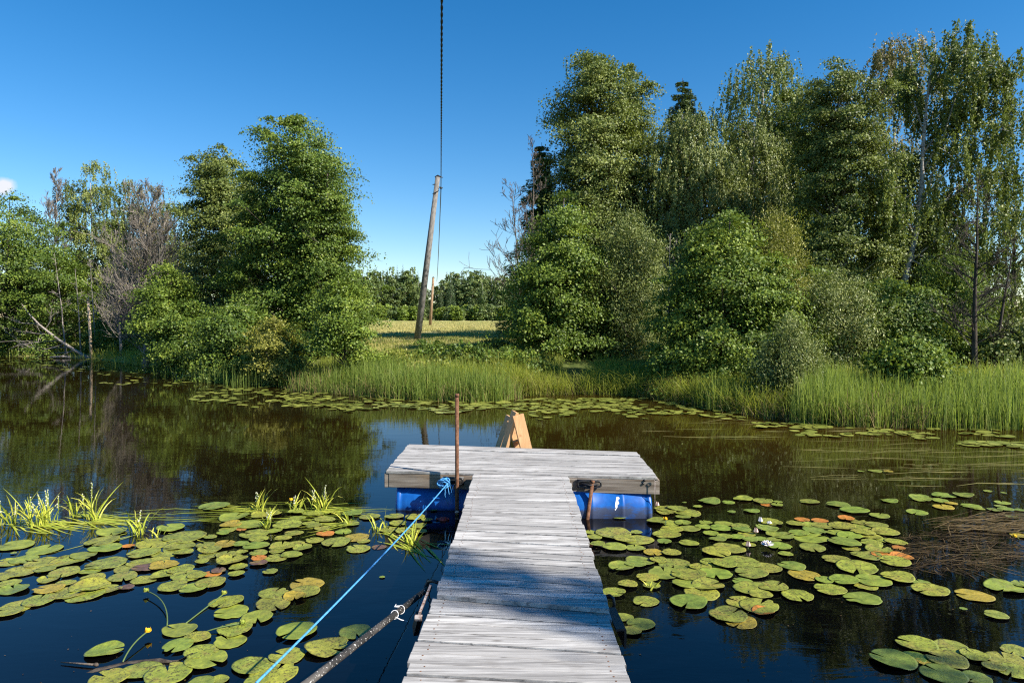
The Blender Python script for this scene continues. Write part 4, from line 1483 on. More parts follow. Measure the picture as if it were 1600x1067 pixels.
def lerp(a, b, t):
    return a + (b - a) * t


def plank_run(mb, L0, L1, R0, R1, n, th=0.028, gap=0.011, jit=0.006, seed=1, nails=None):
    """planks laid across between the left line L0-L1 and the right line R0-R1"""
    r = random.Random(seed)
    cuts = [0.0]
    ws = [r.uniform(.92, 1.08) for _ in range(n)]
    tot = sum(ws); acc = 0
    for w_ in ws:
        acc += w_; cuts.append(acc / tot)
    ln_ = np.linalg.norm(L1 - L0)
    for i in range(n):
        t0_, t1_ = cuts[i], cuts[i + 1]
        g = gap / ln_ * r.uniform(.5, 1.5) / 2
        dl, dr = r.uniform(-jit, jit), r.uniform(-jit, jit)
        dz = r.uniform(-.005, .005); tz = r.uniform(-.003, .003)
        a, b = lerp(L0, L1, t0_ + g), lerp(R0, R1, t0_ + g)
        c, d = lerp(R0, R1, t1_ - g), lerp(L0, L1, t1_ - g)
        u = unit(b - a)
        a = a + u * dl + (0, 0, dz); d = d + u * dl + (0, 0, dz)
        b = b + u * dr + (0, 0, dz + tz); c = c + u * dr + (0, 0, dz + tz)
        mb.prism([a, b, c, d], th)
        if nails is not None:
            for e0, e1, dd in ((a, d, u), (b, c, -u)):
                for f_ in (.28, .72):
                    q = e0 + (e1 - e0) * (f_ + r.uniform(-.06, .06)) + dd * (.075 + r.uniform(-.012, .012))
                    nails.tube([q - (0, 0, .006), q + (0, 0, .0012)], r.uniform(.0035, .0055), 6)


plat = {'fl': P(603, 735, ZD), 'fr': P(1028, 745, ZD), 'br': P(994, 705.5, ZD), 'bl': P(639, 693, ZD)}
jl, jr = P(741, 739, ZD), P(888, 742.5, ZD)          # walkway meets the platform
sl_, sr_ = P(680.5, 928, ZD), P(952, 951, ZD)     # step between the two walkway lengths
cen = (plat['fl'] + plat['br']) / 2; cen[2] = 0
pier = empty('floating_platform', cen, 'T shaped grey plank platform floating on blue barrels at the end of the walkway', 'floating platform')
mb = MB()
plank_run(mb, plat['fl'], plat['bl'], plat['fr'], plat['br'], 14, seed=5, jit=0.005)
mb.build('decking', M['deck'], pier, bevel=0.003, loc=cen)
mb = MB(); nb_ = MB()
plank_run(mb, sl_, jl, sr_, jr, 31, seed=6, jit=0.008, nails=nb_)
tag(nb_.build('nail_heads', M['rust'], pier, loc=cen), None, None, None, 'stuff')
mb.build('walkway_decking', M['deck'], pier, bevel=0.003, loc=cen)
ux = unit(plat['fr'] - plat['fl']); uy = unit(plat['bl'] - plat['fl'])
dz_ = np.array((0, 0, -0.030 - 0.0775))
mb = MB(); mb.bar(plat['fl'] + uy * .035 + ux * .03 + dz_, jl + uy * .05 + dz_ + ux * 0.06, 0.145, 0.05)
fbl = mb.build('front_beam', M['beam'], pier, bevel=0.004, loc=cen)
mb = MB(); mb.bar(jr + uy * .035 - ux * 0.06 + dz_, plat['fr'] + uy * .03 - ux * .03 + dz_, 0.145, 0.05)
mb.build('front_beam', M['beam'], pier, bevel=0.004, loc=cen)
mb = MB(); mb.bar(plat['fl'] + uy * .012 + ux * .003 + dz_, plat['bl'] + dz_ - uy * .02 + ux * .003, 0.150, 0.045)
mb.build('side_beam', M['beam'], pier, bevel=0.004, loc=cen)
mb = MB(); mb.bar(plat['fr'] + uy * .012 - ux * .003 + dz_, plat['br'] + dz_ - uy * .02 - ux * .003, 0.150, 0.045)
mb.build('side_beam', M['beam'], pier, bevel=0.004, loc=cen)
mb = MB(); mb.bar(plat['bl'] - uy * .035 + ux * .035 + dz_, plat['br'] - uy * .035 - ux * .035 + dz_, 0.145, 0.05)
mb.build('back_beam', M['beam'], pier, bevel=0.004, loc=cen)
uj = unit(jl - sl_); uj2 = unit(jr - sr_)
for a, b, s in ((sl_, jl, 1), (sr_, jr, -1)):
    q = ux * 0.06 * s
    mb = MB(); mb.bar(a + q + (0, 0, -.10), b + q + (0, 0, -.10), 0.14, 0.05)
    mb.build('walkway_beam', M['beam'], pier, loc=cen)


def barrel(xa, xb, yc, zc, r, mat, scuff=None):
    mb = MB()
    L = xb - xa
    prof_ = [(0.0, .80), (0.0, .93), (.012, .975), (.03, .99), (.05, .975), (.06, .955), (.085, .965), (.12, .985), (.30, 1.0), (.318, 1.0), (.33, 1.018), (.342, 1.0), (.5, 1.0), (.658, 1.0), (.67, 1.018), (.682, 1.0), (.70, 1.0), (.88, .985),
             (.915, .965), (.94, .955), (.95, .975), (.97, .99), (.988, .975), (1.0, .93), (1.0, .80)]
    n = 40
    vs, fs = [], []
    for t, k in prof_:
        for j in range(n):
            a = 2 * math.pi * j / n
            vs.append((xa + L * t, yc + math.cos(a) * r * k, zc + math.sin(a) * r * k))
    m = len(prof_)
    for i in range(m - 1):
        for j in range(n):
            fs.append((i * n + j, (i + 1) * n + j, (i + 1) * n + (j + 1) % n, i * n + (j + 1) % n))
    # recessed heads
    for e, xx in ((0, xa + .025), (m - 1, xb - .025)):
        o_ = len(vs)
        for j in range(n):
            a = 2 * math.pi * j / n
            vs.append((xx, yc + math.cos(a) * r * .78, zc + math.sin(a) * r * .78))
        for j in range(n):
            q = (e * n + j, e * n + (j + 1) % n, o_ + (j + 1) % n, o_ + j)
            fs.append(q if e == 0 else q[::-1])
        fs.append(tuple(range(o_, o_ + n)) if e == 0 else tuple(range(o_ + n - 1, o_ - 1, -1)))
    mb.add(vs, fs)
    return mb.build('barrel', mat, pier, True, loc=cen)


f1 = plat['fl'] + uy * .38; f2 = plat['fr'] + uy * .36
xl = P(614, 790, 0.1)
br_ = 0.285
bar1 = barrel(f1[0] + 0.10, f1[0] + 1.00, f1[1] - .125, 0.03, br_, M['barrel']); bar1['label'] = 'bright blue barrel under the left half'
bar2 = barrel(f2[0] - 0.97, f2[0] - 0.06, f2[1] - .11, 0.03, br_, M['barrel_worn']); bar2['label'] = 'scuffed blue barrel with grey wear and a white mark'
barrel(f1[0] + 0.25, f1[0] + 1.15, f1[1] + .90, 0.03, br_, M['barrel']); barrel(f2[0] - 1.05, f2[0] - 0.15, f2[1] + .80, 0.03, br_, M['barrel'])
# white scuff on right barrel: a chip lying on its curve
mb = MB()
yc, zc = f2[1] - .11, 0.03
prev = None
sc_pts = [(0.21, .022), (0.195, .034), (0.18, .020), (0.165, .030), (0.15, .040), (0.135, .022), (0.12, .026), (0.105, .010), (0.095, .014), (0.085, .004)]
xs0 = D(964, 776, f2[1] - .28)[0]
vs, fs = [], []
for i, (zz, w_) in enumerate(sc_pts):
    yy = yc - math.sqrt(max(0, (br_ * 1.004) ** 2 - (zz - zc) ** 2))
    cx_ = xs0 + 0.004 * math.sin(i * 2.1) - .0035 * i
    vs += [(cx_ - w_ / 2, yy, zz), (cx_ + w_ / 2, yy, zz)]
for i in range(len(sc_pts) - 1):
    fs.append((2 * i, 2 * i + 1, 2 * i + 3, 2 * i + 2))
mb.add(vs, fs); mb.build('scuff_mark', M['white_scuff'], pier, loc=cen)


def ring_plate(mb, c, w_, h_, t_, y):
    """rounded rectangular black loop standing on the beam face"""
    pts = []
    for k in range(24):
        a = 2 * math.pi * k / 24
        cx_ = math.copysign(abs(math.cos(a)) ** .5, math.cos(a)) * w_ / 2
        cz_ = math.copysign(abs(math.sin(a)) ** .5, math.sin(a)) * h_ / 2
        pts.append((c[0] + cx_, y, c[2] + cz_))
    pts.append(pts[0])
    mb.tube(pts, t_, 6, cap=False)


fy = lambda px: lerp(plat['fl'], plat['fr'], (px - 603) / 425.0)[1]
rb = fy(922) - 0.045
cR = D(921, 756, rb)
mb = MB(); ring_plate(mb, cR, .235, .062, .012, rb)
mb.box((cR[0], rb + .035, cR[2]), (.25, .012, .085))
mb.tube([(cR[0] - .09, rb - .01, cR[2] + .01), (cR[0], rb - .035, cR[2] - .005), (cR[0] + .09, rb - .01, cR[2])], .010, 6)
mb.build('mooring_bracket', M['black_steel'], pier, True, loc=cen)
lb = fy(712) - 0.045
cL = D(708, 752, lb)
mb = MB(); ring_plate(mb, cL, .20, .07, .012, lb)
mb.box((cL[0], lb + .035, cL[2]), (.22, .012, .09))
mb.build('mooring_bracket', M['black_steel'], pier, True, loc=cen)
# eye and thin cord at right corner
e_ = D(1025, 748, plat['fr'][1] - .02)
mb = MB(); pts = [(e_[0] + math.cos(a) * .018, e_[1], e_[2] - .01 + math.sin(a) * .018) for a in np.linspace(0, 6.283, 14)]
mb.tube(pts, .004, 5, cap=False)
mb.tube([(e_[0] - .01, e_[1], e_[2] - .02), (e_[0] - .012, e_[1], e_[2] - .15), (e_[0] - .012, e_[1] - .01, e_[2] - .30)], .0035, 5)
mb.build('hanging_cord', M['strap'], pier, True, loc=cen)
# bolt heads on the right beam
mb = MB()
for px, py in ((1007, 750), (1005, 755)):
    q = D(px, py, fy(px) + .005)
    mb.tube([q + (0, .02, 0), q + (0, -.012, 0)], .012, 8)
mb.build('bolt', M['black_steel'], pier, True, loc=cen)

# poles through the brackets
yp = lb - 0.045
pb = np.array((D(713.5, 740, yp)[0], yp, -0.9)); pt = D(714, 615, yp)
mb = MB(); mb.tube([pb, pt - (0, 0, .03)], .020, 12)
mb.tube([pt - (0, 0, .035), pt], .023, 12)
tag(mb.build('mooring_pole', M['rust'], None, True), 'tall rusty steel pole standing in front of the left half of the platform', 'pole')
yp2 = rb - 0.012
pt = D(926, 752, yp2); pb = D(919, 803, yp2 - .06); pb = pt + (pb - pt) * 3.2
mb = MB(); mb.tube([pt, pb], .019, 10); mb.tube([pt - unit(pb - pt) * .012, pt + unit(pb - pt) * .02], .022, 10)
tag(mb.build('mooring_stake', M['rust'], None, True), 'short slanting rusty stake in the black bracket of the right half', 'stake')

# gangway: the nearer walkway length
ZN = ZD - 0.028
nl0, nr0 = P(676, 932, ZN), P(950, 953.5, ZN)
nl1, nr1 = P(626.5, 1067, ZN), P(995, 1086, ZN)
nl2 = nl0 + (nl1 - nl0) * 5.2; nr2 = nr0 + (nr1 - nr0) * 5.2
gl_ = np.linalg.norm(nl2 - nl0)
gw_c = (nl0 + nr1) / 2; gw_c[2] = 0
gang = empty('walkway', gw_c, 'nearest length of the grey plank walkway, hinged to the floating platform', 'walkway')
mb = MB(); nb_ = MB(); plank_run(mb, nl0, nl2, nr0, nr2, int(gl_ / .112), seed=9, jit=0.010, nails=nb_)
tag(nb_.build('nail_heads', M['rust'], gang, loc=gw_c), None, None, None, 'stuff')
# planks were laid from far to near: their tops must face up
mb.build('decking', M['deck'], gang, bevel=0.003, loc=gw_c)
for a, b, s in ((nl0, nl2, 1), (nr0, nr2, -1)):
    q = ux * 0.07 * s
    mb = MB(); mb.bar(a + q + (0, 0, -.11), b + q + (0, 0, -.11), 0.15, 0.05)
    mb.build('side_beam', M['beam'], gang, loc=gw_c)
# steel hinge straps
hp = [P(671, 919, .38), P(654, 962, .36)]
mb = MB(); mb.bar(hp[0], hp[1], .05, .012, (0.3, 0, 1)); mb.tube([hp[1] + (-.02, 0, -.01), hp[1] + (.02, 0, -.01)], .018, 8)
mb.build('hinge_strap', M['strap'], gang, loc=gw_c)
mb = MB(); a = P(655, 962, .33)
mb.bar(a, P(649, 985, .18), .06, .03, (0, 0, 1)); mb.build('hinge_post', M['black_steel'], gang, loc=gw_c)
mb = MB(); q0, q1 = P(954, 950, .37), P(970, 984, .37)
mb.bar(q0, q1, .012, .05, (0, 0, 1)); mb.bar(q0 + (.025, 0, -.05), q1 + (.025, 0, -.05), .10, .012, (0, 0, 1))
mb.build('hinge_angle', M['black_steel'], gang, loc=gw_c)
# chain loops each side of the joint
sh = empty('mooring_shackle', P(668, 915, .3), 'black shackle and chain at the left side of the walkway joint', 'shackle')
lo_ = np.array(P(668, 915, .3))
mb = MB()
mb.tube([P(684, 910, .36), P(676, 907, .36), P(669, 908, .34), P(664, 917, .31), P(663, 926, .28), P(668, 928, .3)], .011, 7)
mb.build('shackle_bow', M['black_steel'], sh, True, loc=lo_)
a = P(669, 908, .32); b = a + np.array((0.0, 0.16, -.34))
mb = MB()
for i in range(10):
    p = lerp(a, b, i / 9); d = unit(b - a) * .02
    s_ = np.array((.009, 0, 0)) if i % 2 == 0 else np.array((0, .009, .004))
    mb.tube([p - d, p - d * .4 + s_, p + d * .4 + s_, p + d, p + d * .4 - s_, p - d * .4 - s_, p - d], .004, 5)
mb.build('chain', M['black_steel'], sh, True, loc=lo_)
mb = MB()
mb.tube([P(946, 931, .36), P(953, 930, .38), P(958, 934, .37), P(960, 944, .33), P(958, 952, .30)], .010, 7)
mb.tube([P(957, 950, .30), P(958, 953, .29)], .02, 8)
tag(mb.build('mooring_shackle', M['black_steel'], None, True), 'black steel loop at the right side of the walkway joint', 'shackle')

# speckled dark pipe from the joint to the near bank
a = P(671, 917, .30); b = P(480, 1067, .36)
e = a + (b - a) * 5.2; e[2] = .95
mb = MB()
mb.tube([a, b, lerp(b, e, .35) + (0, 0, -.02), lerp(b, e, .7), e], [.018, .020, .020, .020, .020], 12)
sp_o = empty('mooring_pipe', a, 'dark pipe with pale specks running from the walkway joint to the lower left', 'pipe')
mb.build('pipe', M['pipe'], sp_o, True, loc=a)
mb = MB()
for t in (.30, .36):
    p = lerp(a, b, t)
    for i in range(1):
        mb.tube([p + unit(b - a) * .012 * i + np.array((math.cos(q) * .022, math.sin(q) * .010, math.sin(q) * .022)) for q in np.linspace(0, 6.283, 14)], .0025, 5)
p = lerp(a, b, .30); mb.tube([p + (-.01, 0, .02), p + (-.035, -.01, .022), p + (-.03, .01, .03)], [.005, .007, .002], 5)
p = lerp(a, b, .38); mb.tube([p + (.01, 0, 0), p + (.05, .0, -.02), p + (.09, .0, -.03)], [.004, .0035, .003], 5)
mb.build('white_tie', M['white_scuff'], sp_o, True, loc=a)

# blue rope
ka = D(701, 753, lb - .03); kb = P(400, 1067, .52)
ke = ka + (kb - ka) * 2.2; ke[2] = .75
rope = empty('blue_rope', ka, 'taut light blue rope tied in a tangle to the left bracket of the platform', 'rope')
mb = MB()
N_ = 60
rp = np.array([lerp(ka, kb, i / N_) + np.array((0, 0, -.06 * 4 * (i / N_) * (1 - i / N_) * .5)) for i in range(N_ + 1)])
mb.tube(rp, .0058, 6); mb.tube([kb, ke], .0058, 6)
mb.build('line', M['blue_rope'], rope, True, loc=ka)
mb = MB(); r = np.random.default_rng(8)
for k in range(9):
    c = np.array((cL[0] - .085, lb - .01, cL[2] + .005)) + r.normal(0, .012, 3)
    ths = np.linspace(0, 6.283 * 1.2, 16) + r.uniform(0, 6)
    a1, a2 = r.uniform(.03, .065), r.uniform(.025, .05)
    tl = r.normal(0, .4)
    mb.tube([c + (math.cos(t) * a1 + tl * .02 * math.sin(t), -.02 + .025 * math.sin(t * 1.5 + k), math.sin(t) * a2 - .01) for t in ths], .007, 5)
mb.build('knot', M['blue_rope'], rope, True, loc=ka)
mb = MB()
for k in range(7):
    c = np.array((cL[0] - .10 + .022 * k, lb - .03, cL[2] - .03))
    ln_ = r.uniform(.10, .24)
    mb.tube([c, c + (r.normal(0, .015), -.01, -ln_ * .5), c + (r.normal(0.01, .025), 0, -ln_)], [.004, .0032, .002], 4)
mb.build('loose_ends', M['blue_rope'], rope, True, loc=ka)
# small red float
fp = P(692, 812)
mb = MB(); mb.blob(fp + (0, 0, .0), (.045, .04, .035)); mb.tube([fp + (-.045, 0, .01), fp + (-.07, 0, .015)], [.014, .010], 8); mb.tube([fp + (.045, 0, .01), fp + (.062, 0, .01)], [.014, .012], 8)
tag(mb.build('fishing_float', M['red'], None, True), 'small red float lying in the water left of the walkway', 'float')

# wooden trestle of a ladder behind the back edge
tb = D(805, 700, 9.0); tb[2] = ZD
lad = empty('swim_ladder', tb, 'new orange wooden ladder trestle shaped like an A at the back edge of the platform', 'ladder')


def board(nm, p0, p1, w_=.135, t_=.04, side=(1, 0, 0), ext=0):
    mb = MB(); p0, p1 = np.array(p0, float), np.array(p1, float)
    mb.bar(p0, p1 + unit(p1 - p0) * ext, w_, t_, side)
    mb.build(nm, M['pine'], lad, bevel=0.003, loc=tb)


yA = lerp(plat['bl'], plat['br'], .47)[1] + .10
yaw = np.array((0.96, 0.28, 0))
for k, dy, dxp, dyp in ((0, 0.0, 0, 0), (1, .34, -9, 7)):
    Yk = yA + dy
    t1 = D(809 + dxp, 648 + dyp, Yk); f1_ = D(822 + dxp, 701, Yk)
    f1_ = t1 + (f1_ - t1) * 1.9
    board('leg', f1_, t1, .145, .042, yaw)
    t2_ = D(805 + dxp, 643 + dyp, Yk + .07); f2_ = D(788 + dxp, 701, Yk + .07)
    f2_ = t2_ + (f2_ - t2_) * 1.9
    board('leg', f2_, t2_, .145, .042, (0.42, -0.9, 0))
for t in (.75, 1.1, 1.45):
    a = lerp(D(809, 648, yA), D(823, 701, yA), t); b = lerp(D(799, 654, yA + .34), D(813, 701, yA + .34), t)
    board('step', a + (-.02, .03, 0), b + (-.02, -.03, 0), .10, .03, (1, 0, 0))

# ------------------------------------------------------------------ lily pads
PADS = """
24 853 49 g|70 859 48 g|21 865 9 g|37 875 39 g|14 879 38 s|66 880 48 s|104 879 48 s|131 870 39 g|28 894 54 s|70 892 29 g|100 896 44 s|140 893 31 g|165 882 57 s|174 832 44 g
160 846 50 s|164 858 47 g|266 826 39 g|240 850 52 s|288 840 60 s|280 854 44 s|224 865 46 s|258 865 40 s|286 864 28 s|218 880 36 s|246 876 34 s|256 885 42 y|200 854 18 o|198 889 36 s
226 888 36 d|282 891 38 s|254 899 36 s|292 901 46 s|225 907 36 s|192 903 42 s|145 903 34 s|76 906 30 s|15 913 30 s|4 906 20 s|22 922 41 g|102 912 28 s|76 922 44 y|140 918 56 s|104 928 52 s
132 930 56 s|170 922 36 s|197 919 22 d|60 940 44 s|26 948 48 s|12 957 44 s|270 918 41 s|302 921 40 g|329 912 45 s|280 985 51 g|4 987 28 d|148 984 31 d|307 998 40 s|278 1011 44 g|164 1018 53 g
354 941 51 s|361 957 49 g|402 966 46 g|367 985 50 s|359 1002 50 g|314 1021 50 s|322 1033 60 g|221 1048 58 s|262 1056 70 s|170 1061 56 s|342 1064 30 g|314 1068 40 g|479 913 50 y|427 929 44 s
476 925 46 s|460 934 34 y|426 945 54 s|463 988 60 g|556 988 50 g|511 1014 64 s|448 1026 52 s|392 1041 58 s|428 1052 72 s|400 1068 36 g|597 902 9 g|334 792 44 g|366 809 46 g|415 804 45 s
391 820 44 g|360 821 32 y|377 827 16 o|356 828 28 g|348 834 20 g|328 839 21 s|397 835 42 s|404 843 30 s|428 830 24 g|449 821 42 s|462 801 25 g|464 810 25 g|486 804 24 g|485 819 25 s|442 842 25 s
459 833 28 s|376 851 24 g|400 854 38 g|349 852 36 y|321 853 28 s|327 861 34 s|353 868 31 s|325 868 32 s|378 863 19 s|404 865 26 s|404 874 24 o|404 881 26 d|315 879 21 s|363 877 46 s|372 888 27 s
369 898 24 s|422 894 22 s|440 855 37 s|463 849 24 s|473 856 32 s|432 863 22 s|455 868 32 g|431 873 33 s|491 845 28 s|308 901 28 s|330 897 30 o|341 893 22 d|550 803 30 g|577 808 32 s|616 808 30 s
648 808 31 s|667 813 18 s|622 819 27 s|654 822 24 s|632 829 30 s|658 832 18 s|549 819 24 s|507 801 32 s|507 813 32 s|490 822 24 s|503 826 24 s|536 831 26 g|508 834 27 o|556 840 40 y|525 848 44 s
568 846 20 s|559 858 38 s|592 855 22 d|642 794 20 g|678 798 10 g|606 829 24 s
931 805 14 g|967 808 25 g|975 804 20 g|922 832 18 g|928 841 24 g|958 835 55 s|996 844 48 s|976 843 34 s|994 833 18 g|933 852 23 g|960 856 36 g|993 857 29 g|1020 863 32 y|1049 865 28 s|1040 796 36 s
1058 796 30 s|1056 792 12 g|1090 793 14 g|1074 803 38 s|1067 809 23 g|1040 801 30 s|1027 816 32 g|1049 818 26 g|1067 818 25 g|1108 785 32 g|1138 785 19 g|1161 780 31 g|1192 784 30 s|1198 789 18 o
1214 790 18 g|1215 785 14 g|1069 787 7 g|1174 799 24 g|1143 801 12 g|1049 828 34 s|1042 837 42 s|1038 848 23 g|1078 827 32 g|1102 817 21 g|1098 824 24 g|1131 818 28 g|1126 826 31 g|1156 822 28 s
1111 834 25 g|1132 839 24 g|1151 840 24 g|1121 844 26 g|1158 829 28 g|1166 835 26 s|1172 845 22 g|1170 851 22 s|1076 849 30 g|1138 858 49 s|1119 864 43 s|1188 842 23 g|1209 844 22 g|1198 827 34 g
1210 835 26 g|1204 817 34 s|1000 877 44 g|992 882 34 g|971 887 40 g|1028 876 26 s|1054 882 48 s|1092 887 36 s|1038 896 52 g|1076 899 52 s|1118 897 50 g|1114 880 38 s|1158 879 54 s|1130 882 40 s
1174 896 48 s|1196 888 46 s|1012 903 34 s|980 915 30 s|958 927 36 s|1018 916 26 s|1009 940 40 s|1072 912 42 g|1106 915 48 s|1096 927 55 s|1076 942 58 g|1174 920 54 s|1160 909 30 g|1208 919 46 s
1188 930 34 s|1160 942 48 s|1186 948 58 s|1138 962 56 s|1158 972 50 y|1192 956 34 o|1218 854 36 g|1237 885 40 g|1257 899 50 y|1269 857 38 g|1227 866 22 g|1267 841 50 g|1319 849 46 g|1248 834 30 g
1272 830 34 g|1222 838 34 g|1285 822 34 s|1316 823 38 s|1348 816 36 s|1369 822 32 s|1322 811 24 o|1343 823 30 g|1253 812 22 o|1281 814 24 o|1243 819 28 s|1264 822 26 g|1327 839 38 g|1348 833 34 s
1383 832 38 s|1361 839 32 s|1306 833 30 g|1361 848 30 s|1400 848 32 s|1380 845 22 s|1330 857 26 s|1374 860 40 s|1404 857 20 o|1353 869 44 s|1375 868 26 o|1408 871 34 o|1398 878 44 s|1306 875 40 s
1339 888 58 s|1288 907 26 g|1319 908 43 g|1364 909 50 g|1402 904 47 s|1439 911 28 g|1454 924 52 s|1353 917 34 s|1297 922 46 s|1347 936 54 g|1246 932 46 s|1522 931 52 y|1570 919 56 g|1594 913 26 g
1505 954 11 g|1556 963 32 g|1264 784 28 g|1309 789 34 g|1335 798 42 g|1374 806 30 g|1389 783 24 g|1438 780 33 g|1440 775 18 g|1474 775 34 g|1504 775 28 g|1469 783 24 g|1486 787 18 y|1474 793 30 y
1433 801 30 g|1517 791 28 g|1529 795 16 g|1566 787 22 g|1554 797 20 g|1571 797 22 g|1592 797 16 g|1580 808 16 g|1563 792 16 g|1543 768 12 g|1568 771 8 g|1432 1007 57 s|1485 1012 49 s|1523 1026 40 s
1572 1033 60 s|1585 1016 38 s|1394 1033 65 g|1427 1027 40 g|1446 1034 28 y|1480 1032 56 s|1474 1055 64 g|1525 1060 44 g|1553 1044 32 s|1581 1050 48 s|1001 976 42 g|974 965 30 g|986 987 32 s
1592 838 24 y|1367 736 20 g|1388 738 14 y|1345 737 10 g
"""
pads = []
for line in PADS.strip().split('\n'):
    for q in line.split('|'):
        x, y, w_, t = q.split()
        pads.append((float(x), float(y), float(w_), t))


def pad_mesh(seed, curl):
    r = random.Random(seed)
    n = 44
    notch = r.uniform(.16, .34)
    asp = r.uniform(.86, .97)
    rings = (0.0, .35, .7, .92, 1.0)
    ph = [r.uniform(0, 6.28) for _ in range(4)]
    bites = [(r.uniform(.5, 5.8), r.uniform(.10, .28), r.uniform(.05, .16)) for _ in range(r.choice([0, 0, 1, 2, 3]))]
    bm_v, bm_f = [], []
    for s, dz in ((0, 0.0), (1, -0.006)):
        for k in rings:
            for j in range(n + 1):
                t = j / n
                a = notch / 2 * (1 if k > .3 else 1) + (2 * math.pi - notch) * t
                ed = 1.0
                near = min(t, 1 - t)
                if near < .07:
                    ed = 0.93 + .07 * math.sqrt(max(0, near / .07))
                for ba, bw, bd in bites:
                    da = abs((a - ba + math.pi) % (2 * math.pi) - math.pi)
                    if k > .9 and da < bw:
                        ed *= 1 - bd * (1 - (da / bw) ** 2)
                rr = .5 * k * ed * (1 + .022 * math.sin(3 * a + ph[0]) + .016 * math.sin(5 * a + ph[1]))
                z = dz + curl * (k ** 3) * (0.5 + .5 * math.sin(2 * a + ph[2])) + .006 * k * math.sin(7 * a + ph[3])
                off = 0.10
                bm_v.append((rr * math.cos(a) + off * (1 - k), rr * math.sin(a) * asp, z))
    m = n + 1
    base2 = len(rings) * m
    for i in range(len(rings) - 1):
        for j in range(n):
            q = (i * m + j, (i + 1) * m + j, (i + 1) * m + j + 1, i * m + j + 1)
            bm_f.append(q); bm_f.append(tuple(base2 + k for k in q[::-1]))
    top = (len(rings) - 1) * m
    for j in range(n):
        bm_f.append((top + j, base2 + top + j, base2 + top + j + 1, top + j + 1))
    mb = MB(); mb.add(bm_v, bm_f)
    o = mb.build('lily_pad', M['pad'], None, True)
    me = o.data
    bpy.data.objects.remove(o)
    return me


PM = [pad_mesh(i, c) for i, c in enumerate([.008, .012, .02, .03, .06, .016, .09, .01, .04, .025, .07, .014])]
TONE = {'g': ('plain green', 'green'), 's': ('speckled', 'speckled yellow green'), 'y': ('yellowing', 'yellowing'), 'o': ('orange', 'withered orange'), 'd': ('sunken dark', 'dark sunken')}
# named stretches of water (x0, y0, x1, y1, phrase)
REG = [(0, 840, 125, 890, 'below the leftmost water plants'), (0, 890, 125, 935, 'at the left picture edge'), (0, 935, 200, 1000, 'at the ragged mat edge'),
       (125, 820, 215, 900, 'below the lone bent water plant'), (125, 900, 215, 935, 'along the left mat front'), (215, 820, 300, 868, 'right of the lone bent water plant'),
       (215, 868, 310, 930, 'mid left mat'), (300, 780, 385, 830, 'left of the yellow flower clump'), (300, 830, 385, 905, 'in the left mat, right part'),
       (385, 780, 480, 838, 'around the yellow flower clump'), (385, 838, 480, 900, 'below the yellow flower clump'), (480, 790, 545, 860, 'below the white flower spikes'),
       (545, 790, 600, 870, 'beyond the blue rope, left'), (600, 785, 700, 910, 'between left barrel and blue rope'), (300, 900, 420, 975, 'in the open water group'),
       (420, 900, 500, 960, 'in the overlapping clusters'), (240, 975, 420, 1030, 'around the stemmed buds'), (100, 1000, 240, 1070, 'at the bottom left corner'),
       (240, 1030, 360, 1070, 'at the bottom edge, left'), (360, 975, 600, 1070, 'near the blue rope and dark pipe'),
       (915, 800, 1010, 868, 'before the worn blue barrel'), (1010, 780, 1095, 812, 'right of the worn barrel'), (1010, 812, 1095, 870, 'below the small yellow flower'),
       (1095, 775, 1230, 805, 'beyond the white lily'), (1095, 805, 1150, 870, 'left of the white lily buds'), (1150, 805, 1230, 870, 'around the white water lily'),
       (940, 870, 1045, 950, 'beside the walkway shade'), (1045, 870, 1110, 950, 'in the right mat front'), (1110, 870, 1215, 915, 'below the white water lily'),
       (1110, 915, 1215, 980, 'in the yellow tipped cluster'), (940, 950, 1045, 1000, 'hugging the walkway hinge'),
       (1215, 805, 1290, 870, 'right of the white water lily'), (1290, 805, 1340, 865, 'in the crowded right mat'), (1340, 805, 1420, 852, 'at the right tip of the crowded mat'),
       (1340, 852, 1420, 892, 'beside the brown weed'), (1215, 870, 1340, 940, 'in the loose front row'), (1340, 892, 1465, 945, 'before the brown weed'),
       (1230, 770, 1410, 805, 'far beyond the crowded mat'), (1410, 760, 1510, 805, 'beyond the floating straw'), (1510, 760, 1600, 815, 'far right beyond the floating straw'),
       (1480, 815, 1600, 970, 'at the right picture edge'), (1380, 1000, 1500, 1070, 'near the bottom right corner'), (1500, 1000, 1610, 1070, 'in the bottom right corner'),
       (1300, 720, 1400, 745, 'alone in the far open water')]
byreg = {}
for i, (x, y, w_, t) in enumerate(pads):
    best = None
    for j, (x0, y0, x1, y1, ph) in enumerate(REG):
        dx = max(x0 - x, 0, x - x1); dy = max(y0 - y, 0, y - y1)
        d = math.hypot(dx, dy * 2)
        if best is None or d < best[0]:
            best = (d, j)
    byreg.setdefault((best[1], t), []).append(i)
ORD = ['leftmost', 'second from left', 'third from left', 'fourth from left', 'fifth from left', 'sixth from left', 'seventh from left', 'eighth from left', 'ninth from left', 'tenth from left', 'eleventh from left', 'twelfth from left', 'thirteenth from left', 'fourteenth from left']
NUM = 'zero one two three four five six seven eight nine ten eleven twelve thirteen fourteen'.split()
plabel = {}
for (j, t), ids in byreg.items():
    ids.sort(key=lambda i: pads[i][0])
    for k, i in enumerate(ids):
        if len(ids) == 1:
            plabel[i] = 'only %s lily pad %s' % (TONE[t][1], REG[j][4])
        else:
            od = ORD[k] if k < len(ids) - 1 else 'rightmost'
            plabel[i] = '%s of %s %s lily pads %s' % (od, NUM[len(ids)], TONE[t][0], REG[j][4])
order = sorted(range(len(pads)), key=lambda i: pads[i][1])
pr = random.Random(44)
